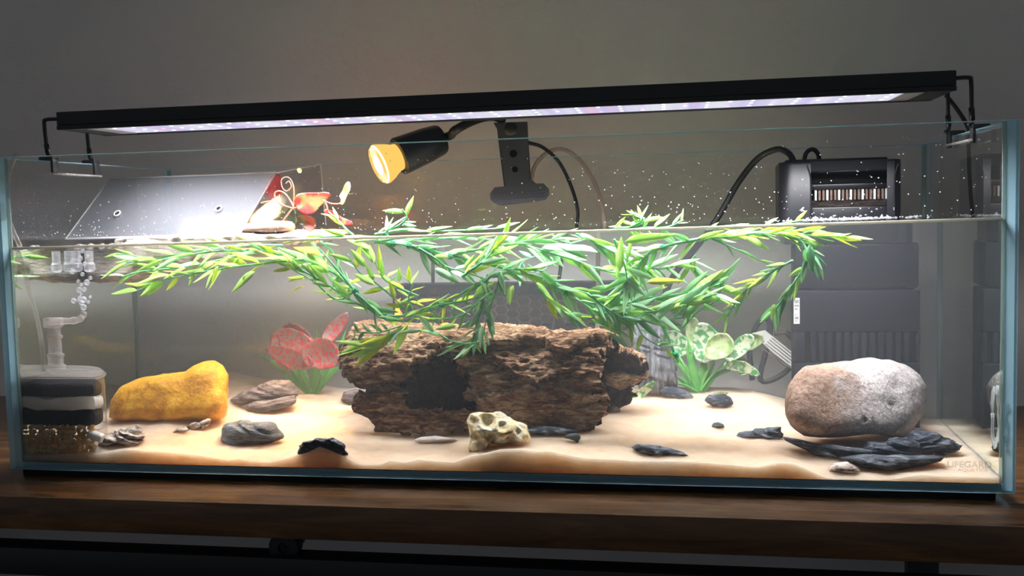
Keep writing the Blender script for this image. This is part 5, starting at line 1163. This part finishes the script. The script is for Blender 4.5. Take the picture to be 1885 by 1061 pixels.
# body under the water
ZS = P(1580, 533, .247).z; ZBt = sandz(.8, .26)-.01
def zpx(py): return P(1580, py, .247).z
box('upper_body', (b0+.0012, HY0+.001, ZS+.0006), (b1-.0012, HY1, HZ0-.0002), M['matte'], pf, .0025)
gx0, gx1 = P(1482, 620, .247).x, P(1686, 620, .247).x
zg1, zg0 = zpx(612), zpx(668)
box('body_core', (b0+.001, HY0+.008, ZBt), (b1-.001, HY1, ZS-.0006), M['slot'], pf, .002)
box('front_panel', (b0, HY0, zg1), (b1, HY0+.0078, ZS-.0006), M['matte'], pf, .002)
box('front_panel', (b0, HY0, ZBt), (b1, HY0+.0078, zg0), M['matte'], pf, .002)
for xa, xb in ((b0, gx0), (gx1, b1)): box('front_panel', (xa, HY0+.0002, zg0+.0002), (xb, HY0+.0078, zg1-.0002), M['matte'], pf, .0006)
sp = (gx1-gx0)/13
for k in range(12):
    xc = gx0+sp*(k+1); box('grille_rib', (xc-sp*.33, HY0+.0002, zg0+.0002), (xc+sp*.33, HY0+.0076, zg1-.0002), M['matte'], pf, .0006, 1)
box('finger_notch', (P(1520, 530, .247).x, HY0-.0004, ZS+.0002), (P(1668, 530, .247).x, HY0+.004, zpx(523)), M['slot'], pf, .0012)
lz0, lz1 = zpx(596), zpx(548); lx0, lx1 = P(1460, 570, .2465).x+.0006, P(1472, 570, .2465).x
lab = box('label_sticker', (lx0, HY0-.0004, lz0), (lx1, HY0-.0001, lz1), M['paper'], pf)
for q, (za, zb2, xa, xb) in enumerate(((.93, .80, .1, .9), (.74, .66, .1, .9), (.60, .55, .1, .7), (.38, .34, .15, .6), (.28, .18, .15, .85), (.13, .09, .15, .6))):
    box('print_line', (lerp(lx0, lx1, xa), HY0-.0006, lerp(lz0, lz1, zb2)), (lerp(lx0, lx1, xb), HY0-.0004, lerp(lz0, lz1, za)), M['ink'], lab)
# foam where the outflow hits the water
rnd = random.Random(8); vs = []; fs = []
for k in range(300):
    x = rnd.gauss((MX0+MX1)/2, (MX1-MX0)*.33); y = HY0-.001-abs(rnd.gauss(0, .011)); z = zw(x)+.0004+rnd.random()*.0015+(.011*rnd.random() if rnd.random() < .22 and y > HY0-.006 else 0)
    r = rnd.uniform(.0005, .0014)*(2 if rnd.random() < .12 else 1); b = len(vs)
    for d in ((1, 0, 0), (-1, 0, 0), (0, 1, 0), (0, -1, 0), (0, 0, 1), (0, 0, -1)): vs.append((x+d[0]*r*rnd.uniform(.6, 1.8), y+d[1]*r*rnd.uniform(.6, 1.4), z+d[2]*r*rnd.uniform(.5, 1.4)))
    fs += [(b+i, b+j, b+q) for i in (0, 1) for j in (2, 3) for q in (4, 5)]
o = mesh('outflow_splash', vs, fs, M['speck'], None); tag(o, 'white splashing foam where the black filter spout pours into the water', 'foam', kind='stuff')
# cables of the filter
cb = tube('filter_cable', [P(1462, 300, .262, True), P(1452, 283, .275, True), P(1430, 275, .29, True), P(1395, 292, .30, True), P(1360, 335, .303, True), P(1335, 378, .304, True), P(1318, 406, .305, True)]+[P(a, b, .305) for a, b in ((1300, 432), (1270, 470), (1245, 500), (1225, 540), (1215, 600), (1208, 680))], .0034, M['rubber'], None, 10)
tag(cb, 'thick black cable looping from the internal filter down into the water', 'cable')
cb = tube('filter_cable', [P(1480, 300, .28, True), P(1484, 282, .282, True), P(1496, 275, .285, True), P(1506, 284, .288, True), P(1508, 300, .29, True)], .0024, M['rubber'], None, 8)
tag(cb, 'short black cable loop standing on top of the internal filter', 'cable')

# ------------------------------------------------------------------ things behind the tank
YH = WALL_Y-0.058
hb = thing('honeycomb_box', P(945, 610, YH), 'dark grey box with a honeycomb relief front on the wall behind the tank', 'box')
pa, pb = P(722, 612, YH), P(1172, 520, YH)
box('case', (pa.x, YH+.004, pa.z), (pb.x, WALL_Y-.001, pb.z), M['matte'], hb, .003)
z1 = P(945, 541, YH).z; z0 = P(945, 600, YH).z
box('frame_rail', (pa.x+.001, YH, z1), (pb.x-.001, YH+.0045, pb.z-.001), M['matte'], hb, .001); box('frame_rail', (pa.x+.001, YH, pa.z+.001), (pb.x-.001, YH+.0045, z0), M['matte'], hb, .001)
hx = px_scale(945, 570, YH); w_, h_ = 13.5*hx, 8.2*hx
vs = []; fs = []; hexo = [(-w_, 0), (-w_*.5, h_), (w_*.5, h_), (w_, 0), (w_*.5, -h_), (-w_*.5, -h_)]
for sc2, y in ((1.04, .0045), (1.04, .001), (.86, .001), (.86, .0045)):
    for x, z in hexo: vs.append((x*sc2, y, z*sc2))
for j in range(3):
    for i in range(6): fs.append((j*6+i, j*6+(i+1) % 6, j*6+6+(i+1) % 6, j*6+6+i))
hme = bpy.data.meshes.new('hexagon_ridge'); hme.from_pydata(vs, [], fs); hme.materials.append(solid('grey_ridge', (0.045, 0.045, 0.052), 0.4))
zc = (z0+z1)/2; xx = pa.x+w_*1.3; c = 0
while xx < pb.x-w_*1.2:
    for r_ in range(3 if c % 2 else 4):
        o = bpy.data.objects.new('hexagon_ridge', hme); COL.objects.link(o); o.parent = hb
        o.location = Vector((xx, YH, zc+(r_-(1 if c % 2 else 1.5))*h_*1.9))-hb.location
    xx += w_*1.55; c += 1
cb = tube('wall_cable', [P(797, 521, YH+.02), P(797, 495, YH+.02), P(797, 478, YH+.022), P(798, 462, YH+.03), P(799, 452, WALL_Y-.004)], .0022, M['rubber'], None, 8)
tag(cb, 'thin upright black cable entering the top of the honeycomb box', 'cable')
YK = .345
cb = tube('power_cable', [P(a, b, YK) for a, b in ((1385, 700), (1380, 650), (1388, 610), (1400, 590), (1413, 588), (1418, 605), (1412, 640), (1400, 700), (1440, 690), (1470, 650), (1450, 615), (1425, 614))], .0030, M['rubber'], None, 8)
tag(cb, 'black power cable looped behind the paper tag and mottled plant', 'cable')
tg = thing('paper_tag', P(1430, 640, .335), 'white printed warning tag on the looped black cable beside the big boulder', 'tag')
quad = [P(a, b, .335) for a, b in ((1384, 614), (1408, 608), (1482, 668), (1478, 690), (1462, 684))]
vs = quad+[q+Vector((0, .0006, 0)) for q in quad]; mesh('sheet', vs, [tuple(range(5)), tuple(range(5, 10))[::-1]]+[(i, (i+1) % 5, 5+(i+1) % 5, 5+i) for i in range(5)], M['paper'], tg, False)
for k in range(6):
    a = (lerp(1420, 1402, k/5), lerp(622, 640, k/5)); b = (a[0]+(44 if k % 2 else 52), a[1]+(35 if k % 2 else 41))
    tube('text_line', [P(a[0], a[1], .3345), P(b[0], b[1], .3345)], .00042, M['ink'], tg, 4, curve=False)
tri = [P(a, b, .3345) for a, b in ((1393, 628), (1404, 617), (1406, 629))]; tube('warning_sign', tri+[tri[0]], .0006, M['warn'], tg, 4, curve=False)
kc = P(1878, 742, .03, True)
sc2 = thing('black_sucker', (W+.0004, .05, kc.z), 'black rubber suction disc stuck on the outer face of the end pane', 'suction cup')
for zz2 in (.012, -.022): lathe('disc', (W+.0004, .05, kc.z+zz2), (1, 0, 0), [(0, .017), (.001, .0165), (.005, .008), (.009, .005)], M['rubber'], sc2, 24)
